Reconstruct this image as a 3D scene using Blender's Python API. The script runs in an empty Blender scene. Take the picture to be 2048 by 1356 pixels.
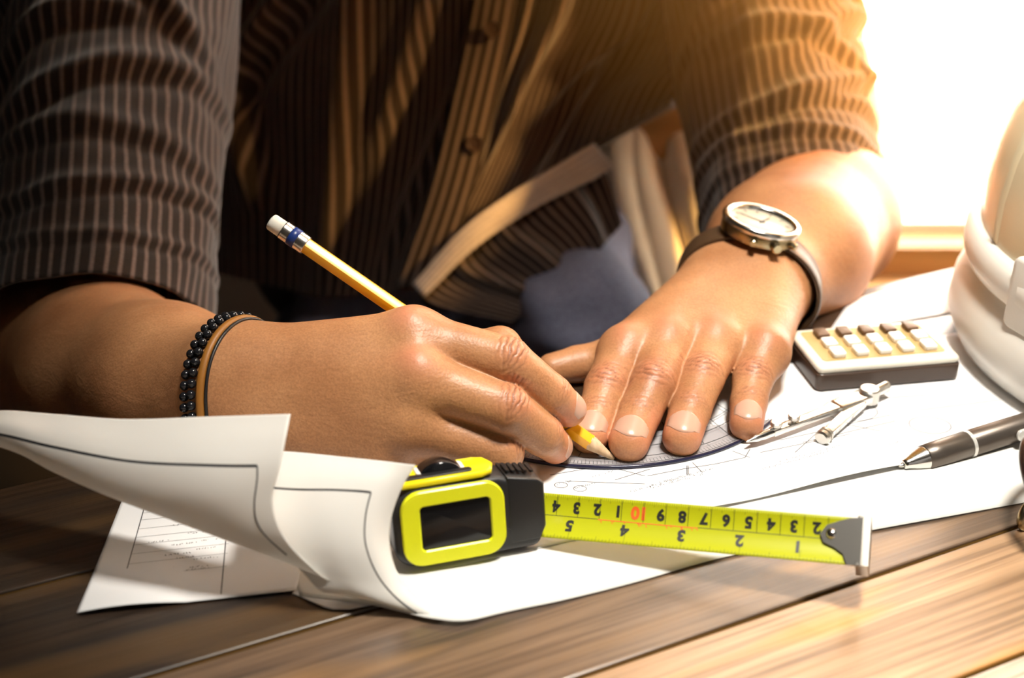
import bpy, bmesh, math, random
import numpy as np
from mathutils import Vector, Matrix
random.seed(7); np.random.seed(7)
QUAL_R, QUAL_L = 0.6, 0.9   # voxel size of the two arms in millimetres
SC = bpy.context.scene
COL = SC.collection
# ------------------------------------------------------------------ camera (millimetres, table top at z = 0, pencil point at the origin)
PITCH = math.radians(27.0)
FWD = np.array([0, math.cos(PITCH), -math.sin(PITCH)])
UPC = np.array([0, math.sin(PITCH), math.cos(PITCH)])
FPX = 2560.0
CAM = np.array([-45.0, -451.5, 288.0])
def R(u, v, d):
    """point seen at pixel (u, v) at distance d (mm) along the view axis"""
    return CAM + d*FWD + (u-1024)*d/FPX*np.array([1., 0, 0]) - (v-678)*d/FPX*UPC
def P(u, v, z=0.0):
    """point seen at pixel (u, v) at height z (mm) over the table"""
    r = R(u, v, 1.0)-CAM
    return CAM + r*((z-CAM[2])/r[2])
def px(p):
    q = np.asarray(p, float)-CAM
    d = q@FWD
    return 1024+q[0]/d*FPX, 678-(q@UPC)/d*FPX, d
cd = bpy.data.cameras.new('camera'); cam = bpy.data.objects.new('camera', cd); COL.objects.link(cam)
cd.sensor_width = 36.0; cd.lens = 45.0
cam.location = CAM/1000; cam.rotation_euler = (math.pi/2-PITCH, 0, 0)
cd.clip_start = 0.01; cd.clip_end = 60
cd.dof.use_dof = True; cd.dof.focus_distance = 0.518; cd.dof.aperture_fstop = 6.3
SC.camera = cam
# ------------------------------------------------------------------ world, lights, exposure
W = bpy.data.worlds.new('world'); SC.world = W; W.use_nodes = True
bg = W.node_tree.nodes['Background']; bg.inputs[0].default_value = (1.0, 0.965, 0.88, 1); bg.inputs[1].default_value = 18.0
SC.view_settings.view_transform = 'Standard'; SC.view_settings.look = 'None'
SC.view_settings.exposure = 0.0; SC.view_settings.gamma = 1.0; SC.view_settings.use_curve_mapping = False
def area(name, loc, target, size, power, color, size_y=None, spread=None):
    l = bpy.data.lights.new(name, 'AREA'); l.shape = 'RECTANGLE'; l.size = size; l.size_y = size_y or size
    l.energy = power; l.color = color
    if spread: l.spread = math.radians(spread)
    o = bpy.data.objects.new(name, l); COL.objects.link(o)
    o.location = loc
    o.rotation_euler = (Vector(target)-Vector(loc)).to_track_quat('-Z', 'Y').to_euler()
    return o
def spot(name, loc, target, power, color, angle, blend, radius):
    l = bpy.data.lights.new(name, 'SPOT'); l.energy = power; l.color = color; l.spot_size = math.radians(angle); l.spot_blend = blend; l.shadow_soft_size = radius
    o = bpy.data.objects.new(name, l); COL.objects.link(o); o.location = loc
    o.rotation_euler = (Vector(target)-Vector(loc)).to_track_quat('-Z', 'Y').to_euler()
    return o
spot('overhead_spot', (0.16, -0.10, 0.95), (0.075, -0.02, 0.0), 70, (1.0, 0.94, 0.84), 43, 0.8, 0.09)  # added overhead light, no fitting; narrow cone keeps the left side dark
spot('sleeve_warm_spot', (0.92, 0.08, 0.60), (0.205, 0.37, 0.12), 1700, (1.0, 0.56, 0.17), 17, 0.9, 0.06)  # added warm spot imitating flare on the sleeve, no real lamp there
area('side_fill', (0.90, 0.58, 0.50), (0.15, 0.02, 0.0), 0.6, 19, (1.0, 0.90, 0.74), 0.6)  # added soft fill from the right, brightens arm, hat and paper
area('room_fill', (0.75, -1.10, 0.55), (0.0, 0.0, 0.0), 0.8, 0.6, (1.0, 0.95, 0.90))
# ------------------------------------------------------------------ helpers
def nrm(v):
    v = np.asarray(v, float); return v/max(1e-9, np.linalg.norm(v))
def tag(o, label=None, cat=None, group=None, kind=None):
    for k, val in (('label', label), ('category', cat), ('group', group), ('kind', kind)):
        if val: o[k] = val
    return o
def thing(name, loc, label, cat, group=None):
    o = bpy.data.objects.new(name, None); COL.objects.link(o); o.empty_display_size = 0.01
    o.location = np.asarray(loc)/1000.0
    tag(o, label, cat, group); return o
def origin_of(o):
    L = np.zeros(3)
    while o is not None:
        L = L+np.array(o.location)*1000; o = o.parent
    return L
def mk(name, verts, faces, m, parent=None, smooth=True, uv=None, col=None, sharp=None, kind=None, label=None):
    """one mesh object; verts in world millimetres, stored relative to the parent's origin"""
    base = origin_of(parent)
    V = (np.asarray(verts, float)-base)/1000.0
    me = bpy.data.meshes.new(name); me.from_pydata(V.tolist(), [], [list(map(int, f)) for f in faces] if not isinstance(faces, np.ndarray) else faces.tolist())
    me.update()
    if smooth: me.polygons.foreach_set('use_smooth', np.ones(len(me.polygons), bool))
    if uv is not None:
        lay = me.uv_layers.new(name='UVMap'); idx = np.empty(len(me.loops), int); me.loops.foreach_get('vertex_index', idx)
        lay.data.foreach_set('uv', np.asarray(uv, np.float32)[idx].ravel())
    if col is not None:
        a = me.color_attributes.new('Col', 'FLOAT_COLOR', 'POINT'); a.data.foreach_set('color', np.asarray(col, np.float32).ravel())
    o = bpy.data.objects.new(name, me); COL.objects.link(o)
    if m is not None: me.materials.append(m)
    if parent is not None: o.parent = parent
    if sharp is not None:
        try: me.set_sharp_from_angle(angle=math.radians(sharp))
        except Exception: pass
    tag(o, label, kind=kind)
    return o
class MB:
    def __init__(s): s.v = []; s.f = []; s.uv = []
    def add(s, v, f, uv=None):
        b = len(s.v); s.v += [tuple(map(float, p)) for p in v]; s.f += [tuple(i+b for i in q) for q in f]
        s.uv += [tuple(map(float, p)) for p in uv] if uv is not None else [(0., 0.)]*len(v)
        return s
    def build(s, name, m, parent=None, **k):
        return mk(name, s.v, s.f, m, parent, uv=s.uv if k.pop('uvs', False) else None, **k)
def grid_faces(nu, nv, closed=False):
    f = []
    for i in range(nu-1):
        for j in range(nv if closed else nv-1):
            a = i*nv+j; b = i*nv+(j+1) % nv
            f.append((a, b, b+nv, a+nv))
    return f
def frame(axis, hint=(0, 0, 1)):
    a = nrm(axis); h = np.asarray(hint, float)
    if abs(a@nrm(h)) > .98: h = np.array([1., 0, 0])
    s = nrm(np.cross(h, a)); t = np.cross(a, s)
    return a, s, t
def tube(mb, pts, rad, n=12, hint=(0, 0, 1), flat=1.0, caps=True, closed=False):
    pts = [np.asarray(p, float) for p in pts]; m = len(pts)
    if np.isscalar(rad): rad = [rad]*m
    V = []
    for i, p in enumerate(pts):
        if closed: t = pts[(i+1) % m]-pts[i-1]
        else: t = pts[min(i+1, m-1)]-pts[max(i-1, 0)]
        _, s, b = frame(t, hint)
        for k in range(n):
            a = 2*math.pi*k/n
            V.append(p+rad[i]*(math.cos(a)*s+flat*math.sin(a)*b))
    F = grid_faces(m, n, True)
    if closed:
        for k in range(n): F.append(((m-1)*n+k, (m-1)*n+(k+1) % n, (k+1) % n, k))
    elif caps:
        F.append(tuple(range(n))[::-1]); F.append(tuple((m-1)*n+k for k in range(n)))
    mb.add(V, F); return mb
def lathe(mb, p0, axis, prof, n=24, hint=(0, 0, 1), sx=1.0, sy=1.0, closed_ends=True):
    a, s, t = frame(axis, hint); p0 = np.asarray(p0, float); V = []
    for (h, r) in prof:
        for k in range(n):
            th = 2*math.pi*k/n
            V.append(p0+a*h+r*(sx*math.cos(th)*s+sy*math.sin(th)*t))
    F = grid_faces(len(prof), n, True)
    if closed_ends:
        F.append(tuple(range(n))[::-1]); F.append(tuple((len(prof)-1)*n+k for k in range(n)))
    mb.add(V, F); return mb
def rrect(w, h, r, n=6, cx=0, cy=0):
    o = []
    for (sx, sy, a0) in ((1, 1, 0), (-1, 1, 90), (-1, -1, 180), (1, -1, 270)):
        for k in range(n+1):
            a = math.radians(a0+90*k/n)
            o.append((cx+sx*(w/2-r)+r*math.cos(a), cy+sy*(h/2-r)+r*math.sin(a)))
    return o
def offset_poly(o, d):
    o = np.asarray(o, float); n = len(o); out = []
    for i in range(n):
        e1 = nrm(o[i]-o[i-1]); e2 = nrm(o[(i+1) % n]-o[i]); t = nrm(e1+e2)
        out.append(o[i]+d*np.array([-t[1], t[0]]))
    return np.array(out)
def prism(mb, outline, O, ex, ey, ez, h, bev=0.0, seg=3):
    """outline (counter-clockwise, in ex, ey) extruded along ez by h with rounded rims"""
    O = np.asarray(O, float); ex, ey, ez = map(nrm, (ex, ey, ez)); layers = []
    if bev <= 0: layers = [(0, 0), (0, h)]
    else:
        for k in range(seg+1):
            a = math.pi/2*k/seg; layers.append((bev*(1-math.sin(a)), bev*(1-math.cos(a))))
        layers += [(i, h-z) for (i, z) in layers[::-1]]
    V = []; n = len(outline)
    for (ins, z) in layers:
        for q in (offset_poly(outline, ins) if ins > 0 else np.asarray(outline, float)):
            V.append(O+ex*q[0]+ey*q[1]+ez*z)
    F = grid_faces(len(layers), n, True)
    F.append(tuple(range(n))[::-1]); F.append(tuple((len(layers)-1)*n+k for k in range(n)))
    mb.add(V, F); return mb
def ring_prism(mb, outer, inner, O, ex, ey, ez, h):
    O = np.asarray(O, float); ex, ey, ez = map(nrm, (ex, ey, ez)); n = len(outer); V = []
    for (pl, z) in ((outer, 0), (outer, h*.75), (offset_poly(outer, h*.25), h), (offset_poly(inner, -h*.25), h), (inner, h*.75), (inner, 0)):
        for q in pl: V.append(O+ex*q[0]+ey*q[1]+ez*z)
    mb.add(V, grid_faces(6, n, True)); return mb
def ball(mb, c, r, n=12, m=8, sx=(1, 1, 1)):
    V = []; c = np.asarray(c, float)
    for i in range(m+1):
        a = math.pi*i/m
        for k in range(n):
            b = 2*math.pi*k/n
            V.append(c+r*np.array([math.sin(a)*math.cos(b)*sx[0], math.sin(a)*math.sin(b)*sx[1], math.cos(a)*sx[2]]))
    mb.add(V, grid_faces(m+1, n, True)); return mb
def catmull(pts, n):
    pts = np.asarray(pts, float); m = len(pts); t = np.linspace(0, m-1, n); out = []
    for x in t:
        i = min(int(x), m-2); f = x-i
        p0 = pts[max(i-1, 0)] if i > 0 else 2*pts[0]-pts[1]; p1 = pts[i]; p2 = pts[i+1]; p3 = pts[i+2] if i+2 < m else 2*pts[m-1]-pts[m-2]
        out.append(0.5*((2*p1)+(-p0+p2)*f+(2*p0-5*p1+4*p2-p3)*f*f+(-p0+3*p1-3*p2+p3)*f**3))
    return np.array(out)
def patch(net, nu, nv):
    """smooth surface through a net[row][col] of points -> array (nu, nv, 3)"""
    rows = [catmull(r, nv) for r in net]
    cols = [catmull([r[j] for r in rows], nu) for j in range(nv)]
    return np.array(cols).transpose(1, 0, 2)
# ------------------------------------------------------------------ materials
def mat(name, color=(.8, .8, .8), rough=.5, metal=0.0, **k):
    m = bpy.data.materials.new(name); m.use_nodes = True
    b = m.node_tree.nodes['Principled BSDF']
    b.inputs['Base Color'].default_value = (*color, 1); b.inputs['Roughness'].default_value = rough; b.inputs['Metallic'].default_value = metal
    for kk, v in k.items(): b.inputs[kk.replace('_', ' ')].default_value = v
    return m
def N(m, t, **k):
    n = m.node_tree.nodes.new(t)
    for a, v in k.items(): setattr(n, a, v)
    return n
def L(m, a, b): m.node_tree.links.new(a, b)
def bsdf(m): return m.node_tree.nodes['Principled BSDF']
def ramp(m, stops):
    r = N(m, 'ShaderNodeValToRGB'); e = r.color_ramp.elements
    while len(e) < len(stops): e.new(.5)
    for q, (p, c) in zip(e, stops): q.position = p; q.color = (*c, 1)
    return r
def add_bump(m, scale, strength, dist=0.0002, detail=3, kind='noise', coord='Object', stretch=None):
    tc = N(m, 'ShaderNodeTexCoord'); src = tc.outputs[coord]
    if stretch:
        mp = N(m, 'ShaderNodeMapping'); mp.inputs['Scale'].default_value = stretch; L(m, src, mp.inputs[0]); src = mp.outputs[0]
    if kind == 'noise':
        t = N(m, 'ShaderNodeTexNoise'); t.inputs['Scale'].default_value = scale; t.inputs['Detail'].default_value = detail; out = t.outputs[0]
    else:
        t = N(m, 'ShaderNodeTexVoronoi'); t.inputs['Scale'].default_value = scale; out = t.outputs[0]
    L(m, src, t.inputs['Vector'])
    bp = N(m, 'ShaderNodeBump'); bp.inputs['Strength'].default_value = strength; bp.inputs['Distance'].default_value = dist
    L(m, out, bp.inputs['Height'])
    b = bsdf(m); old = b.inputs['Normal'].links
    if old: L(m, old[0].from_socket, bp.inputs['Normal'])
    L(m, bp.outputs[0], b.inputs['Normal'])
    return t
def mix_noise(m, c1, c2, scale, stretch=(1, 1, 1), lo=.35, hi=.65, detail=4, coord='Object'):
    tc = N(m, 'ShaderNodeTexCoord'); mp = N(m, 'ShaderNodeMapping'); mp.inputs['Scale'].default_value = stretch
    L(m, tc.outputs[coord], mp.inputs[0])
    t = N(m, 'ShaderNodeTexNoise'); t.inputs['Scale'].default_value = scale; t.inputs['Detail'].default_value = detail
    L(m, mp.outputs[0], t.inputs['Vector']); r = ramp(m, [(lo, c1), (hi, c2)])
    L(m, t.outputs[0], r.inputs[0]); L(m, r.outputs[0], bsdf(m).inputs['Base Color']); return r
M = {}
M['paper'] = mat('paper_white', (.78, .78, .79), .6); add_bump(M['paper'], 900, .12, .0002)
def translucent(m, amt):
    nt = m.node_tree; b = bsdf(m); out = nt.nodes['Material Output']
    tr = N(m, 'ShaderNodeBsdfTranslucent'); tr.inputs[0].default_value = b.inputs['Base Color'].default_value
    mx = N(m, 'ShaderNodeMixShader'); mx.inputs[0].default_value = amt
    L(m, b.outputs[0], mx.inputs[1]); L(m, tr.outputs[0], mx.inputs[2]); L(m, mx.outputs[0], out.inputs[0])
M['paper_curl'] = mat('paper_ivory', (.88, .87, .84), .6); add_bump(M['paper_curl'], 700, .12, .0002); translucent(M['paper_curl'], .3)
M['ink'] = mat('ink_black', (.04, .04, .045), .6)
M['ink_soft'] = mat('ink_grey', (.030, .030, .034), .6)
M['ink_light'] = mat('ink_pale', (.085, .085, .095), .6)
M['chrome'] = mat('chrome', (.78, .77, .74), .18, 1.0)
M['chrome2'] = mat('steel', (.62, .60, .56), .3, 1.0); add_bump(M['chrome2'], 400, .05)
M['black'] = mat('black_plastic', (.012, .012, .013), .38); add_bump(M['black'], 2500, .25, .0001)
M['black_gloss'] = mat('black_glossy', (.006, .006, .007), .12)
M['neon'] = mat('yellow_plastic', (.80, .83, .01), .3)
M['yellow'] = mat('yellow_clear_plastic', (.86, .72, .01), .22)
M['white_plastic'] = mat('white_plastic', (.82, .80, .75), .35); add_bump(M['white_plastic'], 60, .02)
# ------------------------------------------------------------------ the room
M['wall'] = mat('wall_plaster', (.045, .034, .025), .9); add_bump(M['wall'], 60, .3, .002)
M['floor'] = mat('floor_concrete', (.05, .042, .035), .7); add_bump(M['floor'], 20, .3, .002)
M['outside'] = mat('outside_paving', (.85, .80, .70), .9); add_bump(M['outside'], 12, .3, .005)
M['sill'] = mat('sill_wood', (.42, .21, .07), .45); mix_noise(M['sill'], (.50, .26, .09), (.30, .13, .04), 9, (.3, 6, 6))
M['glass'] = mat('window_glass', (1, 1, 1), .02)
g = M['glass'].node_tree; tr = N(M['glass'], 'ShaderNodeBsdfTransparent'); gl = N(M['glass'], 'ShaderNodeBsdfGlossy'); gl.inputs['Roughness'].default_value = .02
mx = N(M['glass'], 'ShaderNodeMixShader'); mx.inputs[0].default_value = .05
L(M['glass'], tr.outputs[0], mx.inputs[1]); L(M['glass'], gl.outputs[0], mx.inputs[2]); L(M['glass'], mx.outputs[0], g.nodes['Material Output'].inputs[0])
def bx(mb, a, b):
    (x0, y0, z0), (x1, y1, z1) = a, b
    v = [(x0, y0, z0), (x1, y0, z0), (x1, y1, z0), (x0, y1, z0), (x0, y0, z1), (x1, y0, z1), (x1, y1, z1), (x0, y1, z1)]
    mb.add(v, [(0, 3, 2, 1), (4, 5, 6, 7), (0, 1, 5, 4), (1, 2, 6, 5), (2, 3, 7, 6), (3, 0, 4, 7)]); return mb
def struct(name, mb, m): return mb.build(name, m, kind='structure', smooth=False)
X0, X1, Y0, Y1, Z0, Z1 = -1900, 1500, -1900, 950, -750, 1850
struct('floor', bx(MB(), (X0, Y0, Z0-60), (X1, Y1, Z0)), M['floor'])
struct('ceiling', bx(MB(), (X0-80, Y0-80, Z1), (X1+80, Y1+80, Z1+60)), M['wall'])
struct('wall_left', bx(MB(), (X0-80, Y0, Z0), (X0, Y1, Z1)), M['wall'])
struct('wall_front', bx(MB(), (X0, Y0-80, Z0), (X1, Y0, Z1)), M['wall'])
struct('wall_right', bx(MB(), (X1, Y0, Z0), (X1+80, Y1, Z1)), M['wall'])
WX0, WX1, WZ0, WZ1 = 120, 1420, -293, 1500
wb = MB(); bx(wb, (X0, Y1, Z0), (WX0, Y1+80, Z1)); bx(wb, (WX1, Y1, Z0), (X1, Y1+80, Z1)); bx(wb, (WX0, Y1, Z0), (WX1, Y1+80, WZ0-70)); bx(wb, (WX0, Y1, WZ1), (WX1, Y1+80, Z1))
struct('wall_back', wb, M['wall'])
wf = MB()
bx(wf, (WX0, Y1+20, WZ0), (WX0+45, Y1+60, WZ1)); bx(wf, (WX1-45, Y1+20, WZ0), (WX1, Y1+60, WZ1)); bx(wf, (WX0+45, Y1+20, WZ1-45), (WX1-45, Y1+60, WZ1)); bx(wf, (WX0+45, Y1+20, WZ0), (WX1-45, Y1+60, WZ0+14))
win = struct('window_1', wf, M['white_plastic'])
mk('pane', *(lambda q: (q.v, q.f))(bx(MB(), (WX0+45, Y1+38, WZ0+14), (WX1-45, Y1+42, WZ1-45))), M['glass'], win, smooth=False)
sl = MB(); bx(sl, (WX0-30, Y1-60, WZ0-70), (WX1+30, Y1+20, WZ0-38)); bx(sl, (WX0-10, Y1-25, WZ0-36), (WX1+10, Y1+20, WZ0))
struct('trim_1', sl, M['sill'])
struct('ground_outside', bx(MB(), (-4000, Y1+90, Z0-70), (9000, 14000, Z0-10)), M['outside'])
# ------------------------------------------------------------------ the table: planks running 26 degrees to the picture
TA = math.radians(26.0); TD = np.array([math.cos(TA), math.sin(TA), 0]); TN = np.array([-math.sin(TA), math.cos(TA), 0]); TZ = np.array([0, 0, 1.])
def wood(name, dark, light, streak, seed):
    m = mat(name, light, .34); nt = m.node_tree; b = bsdf(m); b.inputs['Coat Weight'].default_value = 1; b.inputs['Coat Roughness'].default_value = .24; b.inputs['Coat IOR'].default_value = 1.65
    tc = N(m, 'ShaderNodeTexCoord'); mp = N(m, 'ShaderNodeMapping'); mp.inputs['Location'].default_value = (seed*1.7, seed, 0)
    mp.inputs['Rotation'].default_value = (0, 0, 0); L(m, tc.outputs['UV'], mp.inputs[0])
    m2 = N(m, 'ShaderNodeMapping'); m2.inputs['Scale'].default_value = (1.2, 22, 1); L(m, mp.outputs[0], m2.inputs[0])
    n1 = N(m, 'ShaderNodeTexNoise'); n1.inputs['Scale'].default_value = 3.2; n1.inputs['Detail'].default_value = 8; n1.inputs['Roughness'].default_value = .62; n1.inputs['Distortion'].default_value = .6
    L(m, m2.outputs[0], n1.inputs['Vector'])
    r1 = ramp(m, [(.30, dark), (.68, light)]); L(m, n1.outputs[0], r1.inputs[0])
    m3 = N(m, 'ShaderNodeMapping'); m3.inputs['Scale'].default_value = (3, 150, 1); L(m, mp.outputs[0], m3.inputs[0])
    n2 = N(m, 'ShaderNodeTexNoise'); n2.inputs['Scale'].default_value = 3; n2.inputs['Detail'].default_value = 5; L(m, m3.outputs[0], n2.inputs['Vector'])
    r2 = ramp(m, [(.38, (.45, .40, .36)), (.55, (1, 1, 1))]); L(m, n2.outputs[0], r2.inputs[0])
    mul = N(m, 'ShaderNodeMix', data_type='RGBA', blend_type='MULTIPLY'); mul.inputs[0].default_value = .75
    L(m, r1.outputs[0], mul.inputs[6]); L(m, r2.outputs[0], mul.inputs[7])
    m4 = N(m, 'ShaderNodeMapping'); m4.inputs['Scale'].default_value = (2.6, 16, 1); m4.inputs['Location'].default_value = (seed*.37, seed*.91, 0); L(m, mp.outputs[0], m4.inputs[0])
    n3 = N(m, 'ShaderNodeTexNoise'); n3.inputs['Scale'].default_value = 2.0; n3.inputs['Detail'].default_value = 2; L(m, m4.outputs[0], n3.inputs['Vector'])
    r3 = ramp(m, [(.56, (0, 0, 0)), (.68, (1, 1, 1))]); L(m, n3.outputs[0], r3.inputs[0])
    mx = N(m, 'ShaderNodeMix', data_type='RGBA'); L(m, r3.outputs[0], mx.inputs[0]); L(m, mul.outputs[2], mx.inputs[6]); mx.inputs[7].default_value = (*streak, 1)
    L(m, mx.outputs[2], b.inputs['Base Color'])
    rr = ramp(m, [(.35, (.50, .50, .50)), (.65, (.33, .33, .33))]); L(m, n1.outputs[0], rr.inputs[0]); L(m, rr.outputs[0], b.inputs['Roughness'])
    bp = N(m, 'ShaderNodeBump'); bp.inputs['Strength'].default_value = .35; bp.inputs['Distance'].default_value = .0006
    L(m, n2.outputs[0], bp.inputs['Height']); L(m, bp.outputs[0], b.inputs['Normal'])
    return m
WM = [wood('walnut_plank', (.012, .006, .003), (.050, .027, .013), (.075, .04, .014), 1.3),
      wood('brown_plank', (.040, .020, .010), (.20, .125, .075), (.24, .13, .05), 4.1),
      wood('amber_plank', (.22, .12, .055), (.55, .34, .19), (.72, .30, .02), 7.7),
      wood('light_washed_plank', (.36, .27, .20), (.66, .53, .41), (.66, .48, .28), 9.2)]  # last two tones lightened to carry the wash of light at the right
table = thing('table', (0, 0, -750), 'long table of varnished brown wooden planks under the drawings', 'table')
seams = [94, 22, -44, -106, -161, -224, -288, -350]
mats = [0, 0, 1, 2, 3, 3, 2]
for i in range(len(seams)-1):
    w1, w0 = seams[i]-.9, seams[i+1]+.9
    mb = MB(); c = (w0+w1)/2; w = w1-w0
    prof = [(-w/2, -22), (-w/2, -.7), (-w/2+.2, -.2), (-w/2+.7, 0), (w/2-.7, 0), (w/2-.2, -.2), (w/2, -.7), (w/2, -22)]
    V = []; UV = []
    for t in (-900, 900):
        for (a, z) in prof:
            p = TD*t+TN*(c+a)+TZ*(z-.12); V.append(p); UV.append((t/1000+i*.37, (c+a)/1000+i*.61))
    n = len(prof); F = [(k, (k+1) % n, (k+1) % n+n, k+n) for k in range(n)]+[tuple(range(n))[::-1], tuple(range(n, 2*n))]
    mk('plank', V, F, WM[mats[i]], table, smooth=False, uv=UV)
M['grout'] = mat('seam_filler', (.07, .036, .008), .95, Specular_IOR_Level=.05); add_bump(M['grout'], 200, .6, .001)
mb = MB()
for s in seams[1:-1]:
    V = [TD*t+TN*(s+a)+TZ*z for t in (-898, 898) for (a, z) in ((-1.1, -20), (-1.1, -1.1), (1.1, -1.1), (1.1, -20))]
    mb.add(V, [(0, 1, 5, 4), (1, 2, 6, 5), (2, 3, 7, 6), (3, 0, 4, 7), (3, 2, 1, 0), (4, 5, 6, 7)])
mb.build('seam_filler', M['grout'], table, smooth=False)
for (t, s) in ((-840, 50), (840, 50), (-840, -310), (840, -310)):
    q = TD*t+TN*s
    mb = MB(); prism(mb, rrect(60, 60, 5), q+TZ*-750, TD, TN, TZ, 727, 2); mb.build('leg', WM[1], table, sharp=40)
mb = MB()
for s in (60, -310): prism(mb, rrect(1620, 22, 3), TN*s+TZ*-95, TD, TN, TZ, 72, 1)
mb.build('apron', WM[1], table, sharp=40)
# ------------------------------------------------------------------ body: one distance field per arm, meshed with OpenVDB
import openvdb
def cone(a, b, r1, r2, n=None, f=1.0):
    return (np.asarray(a, float), np.asarray(b, float), float(r1), float(r2), None if n is None else nrm(n), f)
def d_cone(X, c):
    a, b, r1, r2, n, f = c
    ab = b-a; t = np.clip(((X-a)@ab)/(ab@ab), 0, 1)
    q = X-(a+t[:, None]*ab); r = r1+(r2-r1)*t
    if n is None: return np.sqrt((q*q).sum(1))-r
    qn = q@n; q2 = (q*q).sum(1)-qn*qn
    s1 = np.sqrt(q2+qn*qn/f**2)+1e-6; s2 = np.sqrt(q2+qn*qn/f**4)+1e-6
    return (s1-r)*s1/s2
def smin(a, b, k):
    h = np.clip(.5+.5*(b-a)/k, 0, 1)
    return b*(1-h)+a*h-k*h*(1-h)
def chain_d(X, prims, k):
    d = d_cone(X, prims[0])
    for p in prims[1:]: d = smin(d, d_cone(X, p), k)
    return d
def chain(pts, rad, n=None, f=1.0):
    return [cone(pts[i], pts[i+1], rad[i], rad[i+1], n, f) for i in range(len(pts)-1)]
def field(spec):
    """spec: base prims + fingers (prims, k to base)"""
    def F(X):
        B = chain_d(X, spec['base'], spec.get('kb', 9.0)); D = None
        for (pr, kf) in spec['fingers']:
            fd = smin(B, chain_d(X, pr, 1.6), kf)
            D = fd if D is None else smin(D, fd, 1.0)
        return B if D is None else D
    return F
def mesh_field(F, lo, hi, h):
    lo = np.asarray(lo, float); bs = 8
    nb = np.ceil((np.asarray(hi)-lo)/h/bs).astype(int); dims = nb*bs
    A = np.empty(dims, np.float32)
    bi = np.stack(np.meshgrid(*[np.arange(k) for k in nb], indexing='ij'), -1).reshape(-1, 3)
    cen = lo+(bi*bs+bs/2)*h; dc = np.concatenate([F(c) for c in np.array_split(cen, max(1, len(cen)//200000))])
    A4 = A.reshape(nb[0], bs, nb[1], bs, nb[2], bs)
    A4[:] = np.where(dc > 0, 3., -3.).reshape(nb)[:, None, :, None, :, None]
    act = np.where(np.abs(dc) < bs*h*1.25)[0]
    loc = np.stack(np.meshgrid(*[np.arange(bs)]*3, indexing='ij'), -1).reshape(-1, 3)*h
    for s in range(0, len(act), 400):
        ids = act[s:s+400]
        X = (lo+bi[ids]*bs*h)[:, None, :]+loc[None]
        d = F(X.reshape(-1, 3)).reshape(len(ids), bs, bs, bs)
        for q, i in enumerate(ids):
            a, b, c = bi[i]; A4[a, :, b, :, c, :] = d[q]
    A = np.clip(A4.reshape(dims)/h, -3, 3).astype(np.float32)
    g = openvdb.FloatGrid(); g.background = 3.0; g.copyFromArray(A)
    pts, quads = g.convertToQuads()
    V = lo+pts.astype(float)*h
    # two Newton steps put the vertices on the true surface and give normals
    for it in range(2):
        e = .25; d0 = F(V); G = np.stack([F(V+np.eye(3)[k]*e)-d0 for k in range(3)], 1)/e
        G /= np.linalg.norm(G, axis=1)[:, None]+1e-9
        V = V-G*np.clip(d0, -h, h)[:, None]
    return V, quads[:, ::-1].astype(int), G
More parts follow.
